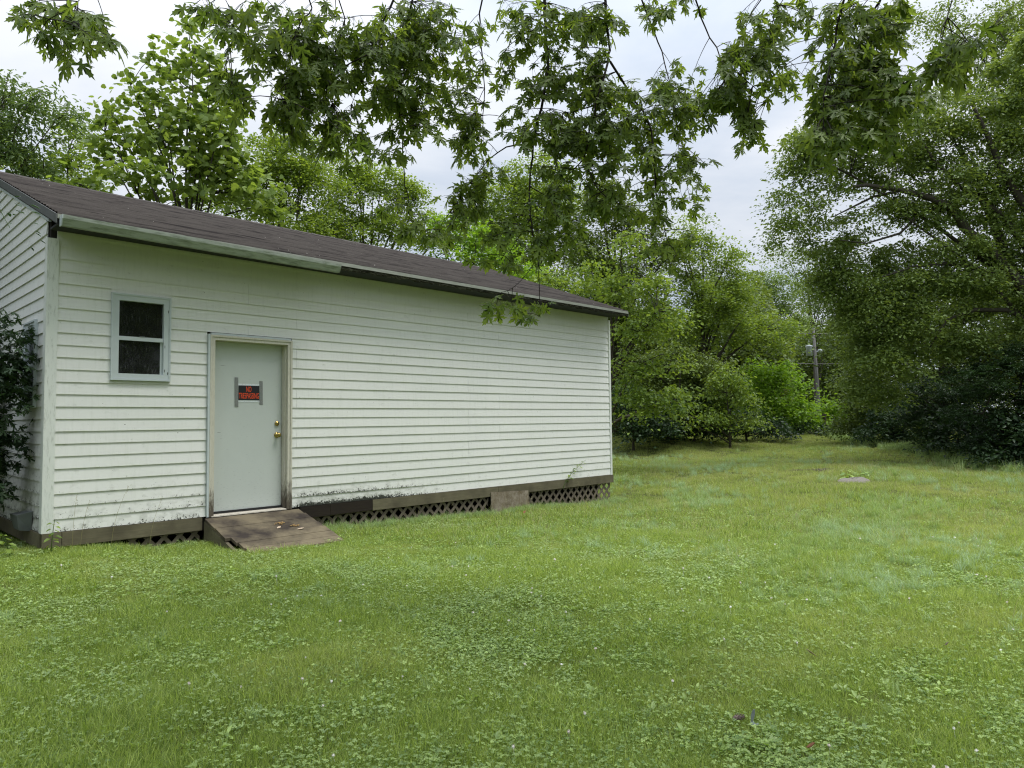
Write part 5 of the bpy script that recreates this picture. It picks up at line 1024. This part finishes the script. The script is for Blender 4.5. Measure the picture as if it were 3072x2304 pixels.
fp = (1.60, -6.70); zf = g_(*fp); root = tag(at_empty('feather', (*fp, zf)), 'grey and white feather standing in the clover beside the pine cone', 'feather')
def vane(name, pts, mt): m = MB(); n = len(pts); off = np.array([.0008, .0008, 0]); m.v = [tuple(p) for p in pts]+[tuple(np.array(p)+off) for p in pts]; m.f = [tuple(range(n)), tuple(range(2*n-1, n-1, -1))]+[(i, (i+1) % n, n+(i+1) % n, n+i) for i in range(n)]; adopt(root, m.build(name, mt, None))
R3 = np.array([rt[0], rt[1], 0])
def fpt(a, b): return np.array([fp[0], fp[1], zf+.045])+R3*a+np.array([0, 0, b])
vane('vane', [fpt(-.006, .0), fpt(.006, .0), fpt(.016, .035), fpt(.018, .062), fpt(.006, .058), fpt(-.004, .034)], M['feather']); vane('down', [fpt(-.008, -.002), fpt(-.002, -.024), fpt(.012, -.030), fpt(.020, -.022), fpt(.030, -.020), fpt(.034, -.008), fpt(.018, -.010), fpt(.006, .004)], M['featherw'])
for x_, y_, L_, c_, lab_ in ((*onp(2450, 1984), .07, 'pale', 'curled tan dead leaf on the lawn in the right foreground'), (*onp(2832, 1953), .05, 'cone', 'small dark dead leaf on the lawn right of the tan one'), (*onp(2420, 2262), .06, 'rust', 'reddish brown dead leaf at the bottom edge of the lawn'), (*onp(1570, 1552), .07, 'rust', 'small orange brown leaf on the grass below the skirt panel')):
    o = litter('dead_leaf', x_, y_, L_, L_*.5, x_*3, M[c_], lab_, 'leaf'); o.location = (x_, y_, g_(x_, y_)+.045); o.rotation_euler = (.3, -.4, x_*3)
# utility pole with transformer and wires, fence post, far rails
pb = at(2462, 1290, 62); pt = at(2440, 985, 62); root = tag(at_empty('utility_pole', pb), 'grey wooden utility pole seen through the gap at the end of the lawn', 'utility pole')
m = MB(); m.tube([pb-np.array([0, 0, 3.]), pb, (pb+pt)/2, pt], [.16, .15, .13, .11], 10); adopt(root, m.build('pole', M['galv'], None, True))
tb = at(2428, 1068, 61.7); m = MB(); m.disc(tb-np.array([0, 0, 0.]), (0, 0, 1), [(0, .05), (.01, .26), (.75, .26), (.82, .30), (.9, .28), (.98, .08)], 14); adopt(root, m.build('transformer', M['pole_can'], None, True))
tb2 = at(2448, 1055, 62.1); m = MB(); m.tube([tb2, tb2+rt*.35], [.06, .05], 6); m.disc(tb2+rt*.35-np.array([0, 0, .1]), (0, 0, 1), [(0, .05), (.05, .2), (.25, .2), (.35, .05)], 10); adopt(root, m.build('lamp_head', M['pole_can'], None, True))
m = MB(); m.tube([at(2425, 990, 62), at(2455, 990, 62)], .05, 6); adopt(root, m.build('insulator_bracket', M['galv'], None))
def wire(a, b, ra, label, mt='wire', nm='overhead_wire'):
    P = [np.array(a)*(1-t)+np.array(b)*t-np.array([0, 0, .5*4*t*(1-t)]) for t in np.linspace(0, 1, 14)]; m = MB(); m.tube(P, ra, 4); tag(m.build(nm, M[mt]), label, 'wire')
wire(at(1300, 960, 62), at(3400, 1005, 62), .045, 'thick black overhead wire crossing near the top of the utility pole')
wire(at(1300, 885, 60), at(3400, 905, 60), .018, 'thin overhead wire high above the utility pole top'); wire(at(2200, 1078, 63), at(2800, 1072, 63), .03, 'brownish overhead wire level with the pole transformer')
rr = tag(at_empty('guard_rail', at(2490, 1170, 75)), 'pale metal rails far beyond the pole in the gap', 'railing')
for (xa, ya, xb, yb) in ((2450, 1141, 2522, 1148), (2486, 1133, 2515, 1134), (2446, 1152, 2470, 1146), (2478, 1115, 2520, 1122)):
    m = MB(); m.tube([at(xa, ya, 75), at(xb, yb, 75)], .05, 5); adopt(rr, m.build('rail', M['railm'], None))
for xa in (2468, 2500): m = MB(); m.tube([at(xa, 1143, 75), at(xa, 1250, 75)], .05, 5); adopt(rr, m.build('rail_post', M['galv'], None))
fb = at(2474, 1308, 30.5); fb[2] = g_(fb[0], fb[1]); m = MB(); m.tube([fb-np.array([0, 0, .2]), fb+np.array([0, 0, .5]), fb+np.array([0.02, 0, .98])], [.09, .085, .08], 8); tag(m.build('fence_post', M['bark']), 'short dark weathered fence post at the end of the lawn', 'post')
print('leaf tris', sum(TREES))
